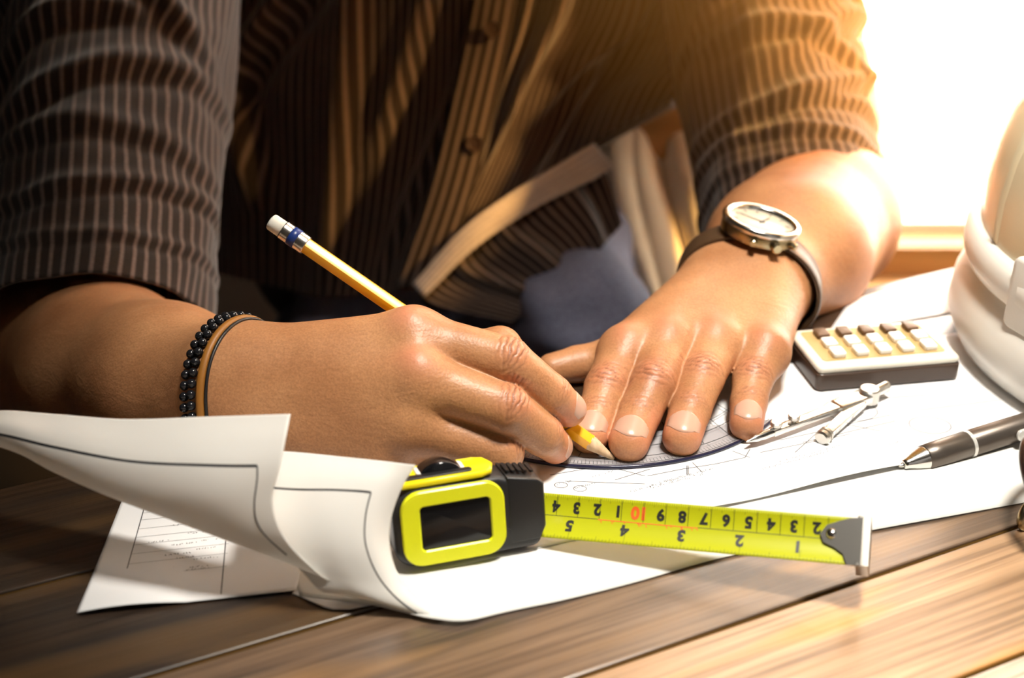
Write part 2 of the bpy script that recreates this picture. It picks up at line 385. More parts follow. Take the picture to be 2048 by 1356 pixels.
# ---- finger description used for knuckle folds, nails and skin colour
class Finger:
    def __init__(s, pts, rad, dorsal, kinds):
        s.p = [np.asarray(q, float) for q in pts]; s.r = rad; s.kinds = kinds; s.dor = []
        D = np.asarray(dorsal, float)
        for i in range(len(s.p)-1):
            a = nrm(s.p[i+1]-s.p[i]); s.dor.append(nrm(D-a*(D@a)))
def detail(V, G, fingers, amp=1.0):
    """knuckle creases as displacement along the normal; returns V and a colour mask (redness, crease)"""
    disp = np.zeros(len(V)); red = np.zeros(len(V)); dark = np.zeros(len(V))
    for fg in fingers:
        for j, (i, kind) in enumerate(fg.kinds):
            c = fg.p[i]; a = nrm(nrm(fg.p[min(i+1, len(fg.p)-1)]-c)+nrm(c-fg.p[i-1])); r = fg.r[i]
            D = nrm(fg.dor[i-1]+fg.dor[min(i, len(fg.dor)-1)]); D = nrm(D-a*(D@a)); S = np.cross(a, D)
            near = np.where(((V-c)**2).sum(1) < (r*2.1)**2)[0]
            q = V[near]-c; s = q@a; y = q@S; z = q@D; ph = np.arctan2(y, z)
            ok = (G[near]@D > .05) & (np.sqrt(y*y+z*z) < r*1.45)
            w = np.where(ok, np.clip(1.25-np.abs(ph)/1.05, 0, 1), 0)
            sc = r/9.5; dd = np.zeros(len(near)); dk = np.zeros(len(near))
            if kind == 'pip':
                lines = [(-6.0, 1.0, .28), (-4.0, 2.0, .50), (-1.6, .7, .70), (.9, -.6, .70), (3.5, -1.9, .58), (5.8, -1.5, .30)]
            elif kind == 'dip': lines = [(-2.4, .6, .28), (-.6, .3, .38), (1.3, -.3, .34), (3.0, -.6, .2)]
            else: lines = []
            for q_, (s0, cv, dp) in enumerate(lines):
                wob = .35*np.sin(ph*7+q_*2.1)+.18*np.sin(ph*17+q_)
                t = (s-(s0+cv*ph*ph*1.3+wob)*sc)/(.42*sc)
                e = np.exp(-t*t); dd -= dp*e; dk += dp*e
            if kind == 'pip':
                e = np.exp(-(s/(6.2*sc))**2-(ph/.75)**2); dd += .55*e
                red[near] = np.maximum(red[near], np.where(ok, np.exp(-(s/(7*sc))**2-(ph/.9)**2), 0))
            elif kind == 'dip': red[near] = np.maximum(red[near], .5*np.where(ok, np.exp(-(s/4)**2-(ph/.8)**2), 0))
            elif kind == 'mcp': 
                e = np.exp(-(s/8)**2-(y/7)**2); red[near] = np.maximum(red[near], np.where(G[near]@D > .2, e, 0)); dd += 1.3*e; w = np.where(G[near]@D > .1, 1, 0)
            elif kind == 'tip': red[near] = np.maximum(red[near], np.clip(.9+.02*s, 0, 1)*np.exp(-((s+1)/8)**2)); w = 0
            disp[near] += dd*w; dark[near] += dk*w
    return V+G*(disp*amp)[:, None], np.clip(red, 0, 1), np.clip(dark, 0, 1)
def nail_mesh(name, F, fg, m, parent, length=10.0, width=.84, start=-4.6, lift=.10):
    """nail plate lying on the last finger bone, curved round the finger"""
    tip = fg.p[-1]; a = nrm(tip-fg.p[-2]); D = fg.dor[-1]; S = np.cross(a, D); r = fg.r[-1]
    nu, nv = 14, 13; V = []
    for i in range(nu):
        u = i/(nu-1)
        hw = width*r*(1-.42*(1-min(1, u/.25))**2)*(1-.20*max(0, (u-.8)/.2)**2)
        for j in range(nv):
            w = -1+2*j/(nv-1)
            su = start+length*u-(.9*w*w*(1-u)*-1)*1.0-2.8*w*w*max(0, (u-.3)/.7)
            x = tip+a*su+S*(w*hw)+D*(r*1.3)
            for _ in range(14):   # drop on to the skin
                d = F(x[None])[0]-lift*(1 if abs(w) < .99 and 0 < u else .2)
                x = x-D*d*.8
                if abs(d) < .02: break
            x = x+a*0
            V.append(x+D*(.12*(1-w*w)))
    top = np.array(V); bot = top-D*.5
    n = nu*nv; Fc = grid_faces(nu, nv)
    Fc = [f[::-1] for f in Fc]+[tuple(k+n for k in f) for f in grid_faces(nu, nv)]
    rim = [j for j in range(nv)]+[i*nv+nv-1 for i in range(1, nu)]+[(nu-1)*nv+j for j in range(nv-2, -1, -1)]+[i*nv for i in range(nu-2, 0, -1)]
    for k in range(len(rim)): x, y = rim[k], rim[(k+1) % len(rim)]; Fc.append((x, y, y+n, x+n))
    return mk(name, np.vstack([top, bot]), Fc, m, parent, label=None)
def skin(name, c_lo, c_hi, c_red, c_dark, rough=.44, sss=.06):
    m = mat(name, c_hi, rough); b = bsdf(m)
    tc = N(m, 'ShaderNodeTexCoord')
    n1 = N(m, 'ShaderNodeTexNoise'); n1.inputs['Scale'].default_value = 28; n1.inputs['Detail'].default_value = 5; L(m, tc.outputs['Object'], n1.inputs['Vector'])
    r1 = ramp(m, [(.3, c_lo), (.7, c_hi)]); L(m, n1.outputs[0], r1.inputs[0])
    n2 = N(m, 'ShaderNodeTexNoise'); n2.inputs['Scale'].default_value = 1100; n2.inputs['Detail'].default_value = 2; L(m, tc.outputs['Object'], n2.inputs['Vector'])
    r2 = ramp(m, [(.35, (.80, .78, .76)), (.65, (1.08, 1.08, 1.08))]); L(m, n2.outputs[0], r2.inputs[0])
    mu = N(m, 'ShaderNodeMix', data_type='RGBA', blend_type='MULTIPLY'); mu.inputs[0].default_value = .7; L(m, r1.outputs[0], mu.inputs[6]); L(m, r2.outputs[0], mu.inputs[7])
    at = N(m, 'ShaderNodeAttribute'); at.attribute_name = 'Col'; sp = N(m, 'ShaderNodeSeparateColor'); L(m, at.outputs['Color'], sp.inputs[0])
    m1 = N(m, 'ShaderNodeMix', data_type='RGBA'); L(m, sp.outputs[0], m1.inputs[0]); L(m, mu.outputs[2], m1.inputs[6]); m1.inputs[7].default_value = (*c_red, 1)
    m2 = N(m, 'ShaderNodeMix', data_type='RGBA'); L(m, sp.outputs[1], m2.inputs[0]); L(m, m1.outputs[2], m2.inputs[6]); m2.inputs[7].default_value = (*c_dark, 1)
    L(m, m2.outputs[2], b.inputs['Base Color'])
    b.inputs['Subsurface Weight'].default_value = sss; b.inputs['Subsurface Scale'].default_value = .004; b.inputs['Subsurface Radius'].default_value = (1, .35, .15)
    b.inputs['Specular IOR Level'].default_value = .45
    # fine skin relief: crossing furrows
    v = N(m, 'ShaderNodeTexVoronoi'); v.inputs['Scale'].default_value = 900; L(m, tc.outputs['Object'], v.inputs['Vector'])
    mp = N(m, 'ShaderNodeMapping'); mp.inputs['Scale'].default_value = (1, .35, 1.4); mp.inputs['Rotation'].default_value = (.3, .4, .9); L(m, tc.outputs['Object'], mp.inputs[0])
    n3 = N(m, 'ShaderNodeTexNoise'); n3.inputs['Scale'].default_value = 420; n3.inputs['Detail'].default_value = 4; L(m, mp.outputs[0], n3.inputs['Vector'])
    ad = N(m, 'ShaderNodeMath', operation='ADD'); L(m, v.outputs[0], ad.inputs[0]); L(m, n3.outputs[0], ad.inputs[1])
    bp = N(m, 'ShaderNodeBump'); bp.inputs['Strength'].default_value = .20; bp.inputs['Distance'].default_value = .0003; L(m, ad.outputs[0], bp.inputs['Height'])
    mq = N(m, 'ShaderNodeMapping'); mq.inputs['Scale'].default_value = (.45, 1, 1.2); mq.inputs['Rotation'].default_value = (0, .35, .2); L(m, tc.outputs['Object'], mq.inputs[0])
    n4 = N(m, 'ShaderNodeTexNoise'); n4.inputs['Scale'].default_value = 95; n4.inputs['Detail'].default_value = 5; n4.inputs['Roughness'].default_value = .6; n4.inputs['Distortion'].default_value = .8; L(m, mq.outputs[0], n4.inputs['Vector'])
    b2 = N(m, 'ShaderNodeBump'); b2.inputs['Strength'].default_value = .35; b2.inputs['Distance'].default_value = .0012; L(m, n4.outputs[0], b2.inputs['Height']); L(m, bp.outputs[0], b2.inputs['Normal']); L(m, b2.outputs[0], b.inputs['Normal'])
    return m
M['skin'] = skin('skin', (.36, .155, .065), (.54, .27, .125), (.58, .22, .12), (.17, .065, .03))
M['nail'] = mat('nail', (.56, .33, .24), .32); M['nail'].node_tree.nodes['Principled BSDF'].inputs['Subsurface Weight'].default_value = .1
M['nail'].node_tree.nodes['Principled BSDF'].inputs['Subsurface Scale'].default_value = .002
# ---- right hand (the one that writes)
TOCAM = -FWD; DR = nrm(TOCAM*.72+UPC*.70)
rW = R(472, 782, 527)
I = [R(828, 678, 513), R(1012, 722, 508), R(1103, 790, 517), R(1137, 819, 523)]
Mi = [R(838, 760, 503), R(1010, 818, 502), R(1085, 870, 514), R(1110, 893, 526)]
Ri = [R(818, 848, 505), R(998, 904, 508), R(985, 893, 530), R(942, 884, 534)]
Pk = [R(775, 915, 512), R(905, 903, 524), R(880, 866, 543), R(850, 858, 548)]
Th = [R(610, 750, 545), R(840, 722, 552), R(1000, 697, 536), R(1062, 765, 544)]
ri, rm, rr_, rp = [11.2, 9.9, 8.3, 7.3], [11.8, 9.9, 8.4, 7.2], [11.5, 9.8, 8.0, 7.2], [11, 8.4, 7.0, 6.8]
ra = [R(472, 782, 527), R(330, 765, 570), R(215, 742, 620), R(110, 705, 700)]
nW = nrm(TOCAM*.9+UPC*.25)
baseR = [cone(ra[0], ra[1], 27, 33, nW, .76), cone(ra[1], ra[2], 34, 40, nW, .95), cone(ra[2], ra[3], 41, 48, nW, 1),
         cone(rW+UPC*9, I[0], 15.5, ri[0], None), cone(rW+UPC*3, Mi[0], 17.5, 12, None), cone(rW-UPC*4, Ri[0], 17, 12, None), cone(rW-UPC*10, Pk[0], 15, 11.5, None),
         cone(Th[0], Th[1], 15, 10, None), cone(Th[1], I[0], 8, 8, None),
         cone(R(640, 850, 528), R(760, 800, 522), 20, 18)]
specR = dict(base=baseR, kb=12.0, fingers=[
    (chain(I, ri), 6.0), (chain(Mi, rm), 6.0), (chain(Ri, rr_), 6.0), (chain(Pk, rp), 5.0), (chain(Th[1:], [10, 9.2, 7.6]), 6.0)])
FR = field(specR)
fR = [Finger(I, ri, DR, [(1, 'pip'), (2, 'dip'), (3, 'tip')]), Finger(Mi, rm, DR, [(1, 'pip'), (2, 'dip'), (3, 'tip')]), Finger(Ri, rr_, nrm(DR+np.array([.5, 0, 0])), [(1, 'pip')])]
mcpR = [Finger([rW, I[0], I[1]], [15, 11, 9.9], DR, [(1, 'mcp')]), Finger([rW, Mi[0], Mi[1]], [15, 11, 9.9], DR, [(1, 'mcp')]), Finger([rW, Ri[0], Ri[1]], [15, 11, 9.9], DR, [])]
VR, QR, GR = mesh_field(FR, (-420, -60, -90), (30, 280, 105), QUAL_R)
VR, redR, darkR = detail(VR, GR, fR+mcpR)
# ---- left hand (flat on the drawing)
def PL(u, v, z): return P(u, v, z)
lI = [PL(1252, 708, 22), PL(1213, 776, 17), PL(1196, 828, 11.5), PL(1180, 872, 7.6)]
lM = [PL(1334, 694, 24), PL(1306, 770, 19.5), PL(1279, 828, 13), PL(1258, 884, 8.2)]
lR = [PL(1430, 690, 23), PL(1403, 756, 19), PL(1380, 820, 13), PL(1364, 874, 8.0)]
lP = [PL(1528, 706, 20), PL(1505, 760, 15), PL(1497, 806, 10.5), PL(1493, 848, 7.2)]
lT = [PL(1375, 652, 18), PL(1245, 712, 11), PL(1155, 728, 8), PL(1105, 738, 7.6)]
rl = [[12, 9.6, 8.7, 7.9], [12.5, 10, 9.1, 8.6], [12, 9.8, 8.9, 8.3], [11.2, 8.8, 7.9, 7.3], [12, 9.6, 8.4, 7.4]]
lW = R(1486, 574, 628); le = [lW, R(1575, 505, 690), R(1640, 440, 760), R(1660, 330, 850)]
nZ = nrm(np.array([.12, -.25, 1.]))
baseL = [cone(le[0], le[1], 27, 42, nZ, .80), cone(le[1], le[2], 43, 44, nZ, 1.0), cone(le[2], le[3], 44, 42),
         cone(lW+[-12, 0, 0], lI[0], 18, 11.5), cone(lW+[-4, 0, 2], lM[0], 19, 12), cone(lW+[6, 0, 0], lR[0], 19, 11.5), cone(lW+[12, 0, -2], lP[0], 18, 11),
         cone(lW+[-12, -8, -6], lT[0], 16, 13), cone(lT[0], lT[1], 13, 10), cone(lT[1], lI[0], 7, 8)]
specL = dict(base=baseL, kb=10.0, fingers=[(chain(lI, rl[0]), 5.0), (chain(lM, rl[1]), 5.0), (chain(lR, rl[2]), 5.0), (chain(lP, rl[3]), 5.0), (chain(lT[1:], rl[4][1:]), 5.0)])
FL = field(specL)
UPV = np.array([0, -.25, 1.])
fL = [Finger(q, r, UPV, [(1, 'pip'), (2, 'dip'), (3, 'tip')]) for q, r in ((lI, rl[0]), (lM, rl[1]), (lR, rl[2]), (lP, rl[3]))]
mcpL = [Finger([lW, q[0], q[1]], [15, 11, 9.5], UPV, [(1, 'mcp')]) for q in (lI, lM, lR, lP)]
VL, QL, GL = mesh_field(FL, (-40, -30, -80), (230, 420, 150), QUAL_L)
VL, redL, darkL = detail(VL, GL, fL+mcpL, .9)
# ---- the rest of the body under the clothes, coarse
shR, shL = R(270, -400, 860), R(1480, -400, 940)
neck = R(880, -420, 880)
tor = [cone(ra[3], shR, 44, 55), cone(le[3], shL, 40, 50), cone(shR, shL, 50, 50), cone(R(880, -150, 1010), R(900, 350, 1015), 80, 80), cone(R(760, -150, 1010), R(760, 350, 1015), 75, 75),
       cone(R(1050, -150, 1010), R(1000, 250, 1020), 70, 70)]
FT = lambda X: chain_d(X, tor, 30)
VT, QT, GT = mesh_field(FT, (-560, 60, -260), (380, 720, 620), 12.0)
V = np.vstack([VR, VL, VT]); Q = np.vstack([QR, QL+len(VR), QT+len(VR)+len(VL)])
red = np.concatenate([redR, redL, np.zeros(len(VT))]); dark = np.concatenate([darkR, darkL, np.zeros(len(VT))])
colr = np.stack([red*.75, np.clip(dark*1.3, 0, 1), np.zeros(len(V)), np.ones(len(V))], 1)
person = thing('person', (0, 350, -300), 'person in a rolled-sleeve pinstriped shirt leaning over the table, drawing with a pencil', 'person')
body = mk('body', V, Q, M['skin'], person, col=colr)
_a = nrm(Mi[3]-Mi[2]); _d = DR*.45+np.array([.95, 0, 0]); fR[1].dor[-1] = nrm(_d-_a*(_d@_a))
for fg in fR[:2]: nail_mesh('fingernail', FR, fg, M['nail'], body)
for fg, s in zip(fL, (.86, .84, .84, .82)): nail_mesh('fingernail', FL, fg, M['nail'], body, length=11.0, width=s, start=-7.4)
print('BODY tris', len(Q)*2)
# ------------------------------------------------------------------ clothes: striped shirt (two sleeves, two front panels, tail), jeans
def stripe_mat(name, base, line, width=.34, rough=.85, sheen=.3):
    m = mat(name, base, rough); b = bsdf(m); b.inputs['Sheen Weight'].default_value = sheen; b.inputs['Specular IOR Level'].default_value = .2
    uv = N(m, 'ShaderNodeTexCoord'); sp = N(m, 'ShaderNodeSeparateXYZ'); L(m, uv.outputs['UV'], sp.inputs[0])
    fr = N(m, 'ShaderNodeMath', operation='PINGPONG'); fr.inputs[1].default_value = .5; L(m, sp.outputs[0], fr.inputs[0])
    r = ramp(m, [(.5-width*.5-.07, (0, 0, 0)), (.5-width*.5+.07, (1, 1, 1))])
    mu = N(m, 'ShaderNodeMath', operation='MULTIPLY'); mu.inputs[1].default_value = 1.0; L(m, fr.outputs[0], mu.inputs[0]); L(m, mu.outputs[0], r.inputs[0])
    nz = N(m, 'ShaderNodeTexNoise'); nz.inputs['Scale'].default_value = 900; L(m, uv.outputs['Object'], nz.inputs['Vector'])
    r2 = ramp(m, [(.3, (.75, .75, .75)), (.7, (1.1, 1.1, 1.1))]); L(m, nz.outputs[0], r2.inputs[0])
    mx = N(m, 'ShaderNodeMix', data_type='RGBA'); L(m, r.outputs[0], mx.inputs[0]); mx.inputs[6].default_value = (*base, 1); mx.inputs[7].default_value = (*line, 1)
    m2 = N(m, 'ShaderNodeMix', data_type='RGBA', blend_type='MULTIPLY'); m2.inputs[0].default_value = 1; L(m, mx.outputs[2], m2.inputs[6]); L(m, r2.outputs[0], m2.inputs[7])
    L(m, m2.outputs[2], b.inputs['Base Color'])
    bp = N(m, 'ShaderNodeBump'); bp.inputs['Strength'].default_value = .4; bp.inputs['Distance'].default_value = .0005; L(m, r.outputs[0], bp.inputs['Height']); L(m, bp.outputs[0], b.inputs['Normal'])
    return m
M['shirt'] = stripe_mat('pinstripe_cloth', (.022, .012, .007), (.17, .12, .10), width=.30)
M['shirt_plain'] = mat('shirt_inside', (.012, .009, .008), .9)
M['denim'] = mat('denim', (.1, .11, .17), .85); mix_noise(M['denim'], (.08, .085, .14), (.15, .16, .23), 700)
M['beige'] = mat('beige_cloth', (.72, .64, .50), .9); add_bump(M['beige'], 500, .3, .0004)
def normals(G):
    du = np.gradient(G, axis=0); dv = np.gradient(G, axis=1); n = np.cross(du, dv)
    return n/(np.linalg.norm(n, axis=2)[..., None]+1e-9)
def thick_patch(name, G, m, parent, UV=None, th=1.2, closed=False, label=None):
    """a sheet of cloth or paper with real thickness"""
    nu, nv = G.shape[:2]; n = normals(G); A = G.reshape(-1, 3); B = (G-n*th).reshape(-1, 3); k = nu*nv
    F = grid_faces(nu, nv); F2 = [tuple(i+k for i in f[::-1]) for f in F]
    rim = [j for j in range(nv)]+[i*nv+nv-1 for i in range(1, nu)]+[(nu-1)*nv+j for j in range(nv-2, -1, -1)]+[i*nv for i in range(nu-2, 0, -1)]
    side = [(rim[(q+1) % len(rim)], rim[q], rim[q]+k, rim[(q+1) % len(rim)]+k) for q in range(len(rim))]
    uv = None if UV is None else np.vstack([UV.reshape(-1, 2)]*2)
    return mk(name, np.vstack([A, B]), F+F2+side, m, parent, uv=uv, label=label)
def sleeve(name, pts, rad, m, parent, period=6.2, folds=(), flat=1.0, n=150, rows=150, hint=(0, -1, 0), u0=0.0, th=1.6, hemtilt=None):
    pth = catmull(pts, rows); rr = np.interp(np.linspace(0, 1, rows), np.linspace(0, 1, len(rad)), rad)
    V = np.zeros((rows, n+1, 3)); UV = np.zeros((rows, n+1, 2)); ln = 0
    rm = np.mean(rad)
    ax0 = None
    for i in range(rows):
        t = pth[min(i+1, rows-1)]-pth[max(i-1, 0)]; a, s, b = frame(t, hint)
        if i: ln += np.linalg.norm(pth[i]-pth[i-1])
        for k in range(n+1):
            th_ = 2*math.pi*k/n; r = rr[i]; x = i/(rows-1)
            dsp = 0
            for (x0, dx, am, w, a0, aw, tw) in folds:
                dlt = math.atan2(math.sin(th_-a0), math.cos(th_-a0)); e = math.exp(-(dlt/aw)**2)
                xx = x-x0-tw*dlt-dx*math.sin(2.3*dlt+x0*9)
                dsp += .75*am*e*(math.exp(-(xx/w)**2)-.6*math.exp(-((xx-w*1.5)/(w*.8))**2))
            dsp += 1.1*math.sin(th_*5+x*9)+.8*math.sin(th_*9-x*17+1)
            # cuff edge tucked in
            q = p_ = pth[i]+(r+dsp)*(math.cos(th_)*s+flat*math.sin(th_)*b)
            if hemtilt is not None: q = q+np.asarray(hemtilt(th_, x))
            V[i, k] = q; UV[i, k] = (th_*rm/period+.25*math.sin(x*7+th_*2)*.6+dsp*.035, ln/10)
    nu, nv = rows, n+1
    Vi = V.copy()
    for i in range(rows): Vi[i] = pth[i]+(V[i]-pth[i])*(1-th/rr[i])
    A = V.reshape(-1, 3); B = Vi.reshape(-1, 3); k = nu*nv; F = grid_faces(nu, nv); F2 = [tuple(i+k for i in f[::-1]) for f in F]
    end = [((nu-1)*nv+j, (nu-1)*nv+j+1, (nu-1)*nv+j+1+k, (nu-1)*nv+j+k) for j in range(nv-1)]
    return mk(name, np.vstack([A, B]), F+F2+end, m, parent, uv=np.vstack([UV.reshape(-1, 2)]*2))
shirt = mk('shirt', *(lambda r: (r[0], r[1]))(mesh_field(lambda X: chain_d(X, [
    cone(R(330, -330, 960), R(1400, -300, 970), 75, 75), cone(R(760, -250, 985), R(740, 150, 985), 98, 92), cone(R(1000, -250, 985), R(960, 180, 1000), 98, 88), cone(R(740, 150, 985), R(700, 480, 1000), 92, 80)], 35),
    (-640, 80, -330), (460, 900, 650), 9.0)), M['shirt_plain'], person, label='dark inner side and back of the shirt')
# sleeve of the writing arm: hangs from the shoulder to just above the elbow
PI = math.pi
fold1 = [(.12, .03, 8, .04, 1.3, 1.0, .10), (.22, .03, 9, .032, 1.9, .9, -.08), (.30, .03, 9, .03, 1.1, .9, .09), (.38, .02, 8, .026, 1.7, 1.1, .06), (.46, .03, 8, .026, 1.2, .8, -.07), (.54, .02, 7, .024, 1.8, 1.1, .05), (.62, .015, 6, .02, 1.3, 1.4, .03), (.70, .01, 4, .018, 1.6, 1.6, -.02), (.80, .01, 3.5, .016, 1.5, 2.4, .01), (.9, .01, 2.0, .014, 1.5, 2.6, 0)]
s1 = sleeve('sleeve', [R(270, -330, 790), R(255, -100, 760), R(235, 150, 725), R(212, 430, 682), R(196, 650, 655)], [66, 66, 66, 63, 59, 57], M['shirt'], person, folds=fold1, period=6.9)
fold2 = [(.28, .03, 8, .035, 1.2, 1.0, .08), (.36, .03, 10, .03, .7, .9, -.10), (.44, .02, 8, .028, 1.6, 1.0, .08), (.52, .02, 9, .028, .5, .9, .10), (.60, .03, 8, .025, 1.5, .9, -.06), (.68, .02, 7, .022, .7, 1.2, .06), (.76, .01, 5, .02, 1.4, 1.5, .02), (.85, .01, 3.5, .016, 1.3, 2.2, 0), (.93, .01, 2.2, .014, 1.5, 2.6, 0)]
s2 = sleeve('sleeve', [R(1480, -330, 880), R(1500, -100, 860), R(1530, 100, 835), R(1562, 300, 800), R(1592, 480, 762)], [62, 62, 61, 60, 57, 55], M['shirt'], person, folds=fold2, period=6.9)
# turned-up cuffs
def front(name, net, nu, nv, m, period, uvf, amp=3.0, seed=0, th=1.5, folds=(), label=None):
    G = patch(net, nu, nv); n = normals(G); x = np.linspace(0, 1, nu)[:, None]; y = np.linspace(0, 1, nv)[None, :]
    d = amp*(.5*np.sin(9*y+2.2*x+seed)+.35*np.sin(17*y-3*x+seed*2)+.3*np.sin(6*x+11*y+seed))
    for (x0, y0, x1, y1, w, a) in folds:   # ridge from (x0,y0) to (x1,y1)
        dx, dy = x1-x0, y1-y0; l = math.hypot(dx, dy); t = ((x-x0)*dx+(y-y0)*dy)/l/l; s = ((x-x0)*-dy+(y-y0)*dx)/l
        e = np.clip(np.minimum(t+.15, 1.15-t)/.3, 0, 1)
        d = d+a*e*(np.exp(-(s/w)**2)-.5*np.exp(-((s-1.6*w)/w)**2))
    G = G+n*d[..., None]
    U = uvf(x+0*y, y+0*x); U = U+d*.05
    return thick_patch(name, G, m, person, UV=np.stack([U, x+0*y], -1), th=th, label=label)
netA = [[R(400, -260, 905), R(520, -260, 860), R(700, -260, 835), R(880, -260, 835), R(1040, -260, 845)],
        [R(400, 0, 905), R(520, 0, 868), R(690, 0, 845), R(860, 0, 845), R(1010, 0, 850)],
        [R(400, 200, 900), R(510, 200, 868), R(670, 200, 850), R(840, 210, 848), R(965, 210, 846)],
        [R(400, 380, 905), R(500, 385, 880), R(650, 385, 862), R(800, 390, 855), R(915, 390, 846)],
        [R(400, 540, 925), R(490, 560, 905), R(620, 590, 885), R(750, 590, 868), R(842, 575, 850)]]
front('front_panel', netA, 150, 170, M['shirt'], 0, lambda x, y: y*(36-5*x)+.5*np.sin(3*x+2*y), amp=3.2, seed=.4, folds=[(0, .55, .55, .05, .04, 16), (.05, .98, .9, .75, .03, 6), (.1, .5, .95, .52, .05, 7), (0, .8, .6, .62, .04, 8), (.35, .1, .75, .25, .05, 10)])
netB = [[R(1030, -260, 838), R(1130, -260, 838), R(1260, -260, 850), R(1400, -260, 880), R(1480, -260, 905)],
        [R(1000, 0, 842), R(1100, 0, 842), R(1220, 0, 855), R(1340, 0, 880), R(1430, 0, 905)],
        [R(955, 210, 838), R(1040, 170, 840), R(1150, 130, 858), R(1290, 120, 885), R(1420, 120, 910)],
        [R(905, 395, 838), R(985, 320, 842), R(1090, 262, 860), R(1230, 190, 885), R(1400, 165, 915)],
        [R(828, 585, 842), R(900, 500, 845), R(1020, 400, 860), R(1180, 300, 885), R(1352, 212, 915)]]
front('front_panel', netB, 150, 170, M['shirt'], 0, lambda x, y: y*32+.4*np.sin(4*x), amp=3.0, seed=2.0, folds=[(0, .35, .7, .2, .05, 12), (0, .75, .6, .45, .05, 12), (.1, .15, .9, .12, .03, 7), (.3, .6, .9, .55, .04, 6)])
# button placket along the opening, with buttons
pl = catmull([R(1018, -260, 832), R(988, 0, 836), R(945, 205, 833), R(898, 392, 832), R(834, 575, 838)], 60)
G = np.array([[p+np.array([1, 0, 0])*w+TOCAM*(1.6*math.cos(w/16*1.5)) for w in np.linspace(-14, 15, 12)] for p in pl])
UV = np.stack([np.tile(np.linspace(0, 4.2, 12), (60, 1)), np.tile(np.linspace(0, 1, 60)[:, None], (1, 12))], -1)
thick_patch('button_placket', G, M['shirt'], person, UV=UV, th=1.6)
M['button'] = mat('button_brown', (.05, .03, .022), .3)
for (u, v) in ((949, 288), (986, 60)):
    mb = MB(); c = R(u, v, 829); lathe(mb, c-TOCAM*1.2, TOCAM, [(0, 4.6), (0, 5.2), (1.6, 5.6), (2.4, 5.4), (2.4, 4.4), (1.6, 3.6), (1.5, .4)], 24)
    for (a, b) in ((1.1, 1.1), (-1.1, 1.1), (-1.1, -1.1), (1.1, -1.1)): lathe(mb, c+UPC*a+np.array([b, 0, 0])+TOCAM*.3, TOCAM, [(0, .45), (.25, .45)], 8)
    mb.build('button', M['button'], person, sharp=35)
# the shirt tail hanging out below the open front
netT = [[R(832, 572, 838), R(930, 470, 842), R(1040, 395, 850), R(1190, 300, 865)],
        [R(850, 600, 834), R(955, 520, 834), R(1080, 440, 842), R(1215, 350, 858)],
        [R(910, 622, 832), R(1010, 560, 832), R(1125, 480, 840), R(1232, 400, 855)],
        [R(1025, 645, 835), R(1080, 600, 834), R(1170, 530, 840), R(1246, 446, 852)]]
front('shirt_tail', netT, 70, 100, M['shirt'], 0, lambda x, y: y*24, amp=2.0, seed=1.0, folds=[(0, .5, 1, .55, .06, 7), (0, .2, 1, .35, .05, 5), (0, .85, 1, .82, .05, 5)])
M['facing'] = stripe_mat('lit_facing_cloth', (.42, .35, .31), (.62, .54, .49), width=.45)  # pale colour holds the light falling on the hem's underside
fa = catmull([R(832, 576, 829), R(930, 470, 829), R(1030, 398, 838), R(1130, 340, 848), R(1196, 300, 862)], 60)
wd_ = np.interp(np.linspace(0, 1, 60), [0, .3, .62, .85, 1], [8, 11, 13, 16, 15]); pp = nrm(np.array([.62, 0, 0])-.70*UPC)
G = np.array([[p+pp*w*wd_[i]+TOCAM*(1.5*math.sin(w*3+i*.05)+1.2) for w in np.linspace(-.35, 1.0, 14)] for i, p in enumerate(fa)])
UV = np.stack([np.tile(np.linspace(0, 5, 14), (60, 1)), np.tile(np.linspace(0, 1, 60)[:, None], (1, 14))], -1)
thick_patch('lit_hem_facing', G, M['facing'], person, UV=UV, th=1.2, label='turned-up inner facing of the shirt hem, light painted into its colour')
# rolled edge of the hem catching the light
tube_pts = catmull([R(838, 572, 832), R(935, 468, 834), R(1040, 388, 842), R(1190, 292, 862), R(1348, 208, 905)], 40)
mb = MB(); tube(mb, tube_pts, 3.0, 10); mb.build('hem', M['shirt'], person)
# jeans: hips and thighs behind the table edge
jb = [cone(R(820, 560, 985), R(1060, 540, 985), 80, 78), cone(R(1060, 520, 985), R(1165, 640, 850), 75, 40), cone(R(1165, 640, 850), R(1170, 900, 900), 38, 40), cone(R(820, 600, 1010), R(640, 900, 900), 80, 70), cone(R(640, 900, 900), R(620, 1100, 900), 66, 60)]
VJ, QJ, GJ = mesh_field(lambda X: chain_d(X, jb, 25), (-330, 130, -480), (260, 760, 180), 5.0)
VJ = VJ+GJ*(1.6*np.sin(VJ[:, 0]*.09+VJ[:, 2]*.12)+1.0*np.sin(VJ[:, 2]*.21-VJ[:, 0]*.05))[:, None]
mk('jeans', VJ, QJ, M['denim'], person)
# ------------------------------------------------------------------ beige cloth hanging behind the hip
netC = [[R(1230, 90, 985), R(1290, 90, 970), R(1350, 90, 985), R(1420, 90, 975), R(1480, 90, 990)],
        [R(1200, 300, 975), R(1270, 290, 960), R(1330, 280, 980), R(1400, 280, 962), R(1470, 280, 985)],
        [R(1225, 450, 970), R(1290, 440, 955), R(1350, 430, 975), R(1425, 430, 955), R(1480, 430, 980)],
        [R(1290, 640, 965), R(1340, 640, 950), R(1400, 640, 970), R(1460, 640, 950), R(1520, 640, 975)],
        [R(1330, 800, 965), R(1380, 800, 950), R(1440, 800, 970), R(1490, 800, 950), R(1550, 800, 975)]]
chair = thing('chair', P(1380, 500, -300)*0+np.array([150, 560, -750]), 'chair draped in light beige cloth behind the person beside the window', 'chair')
G = patch(netC, 120, 120); n = normals(G); x = np.linspace(0, 1, 120)[:, None]; y = np.linspace(0, 1, 120)[None]
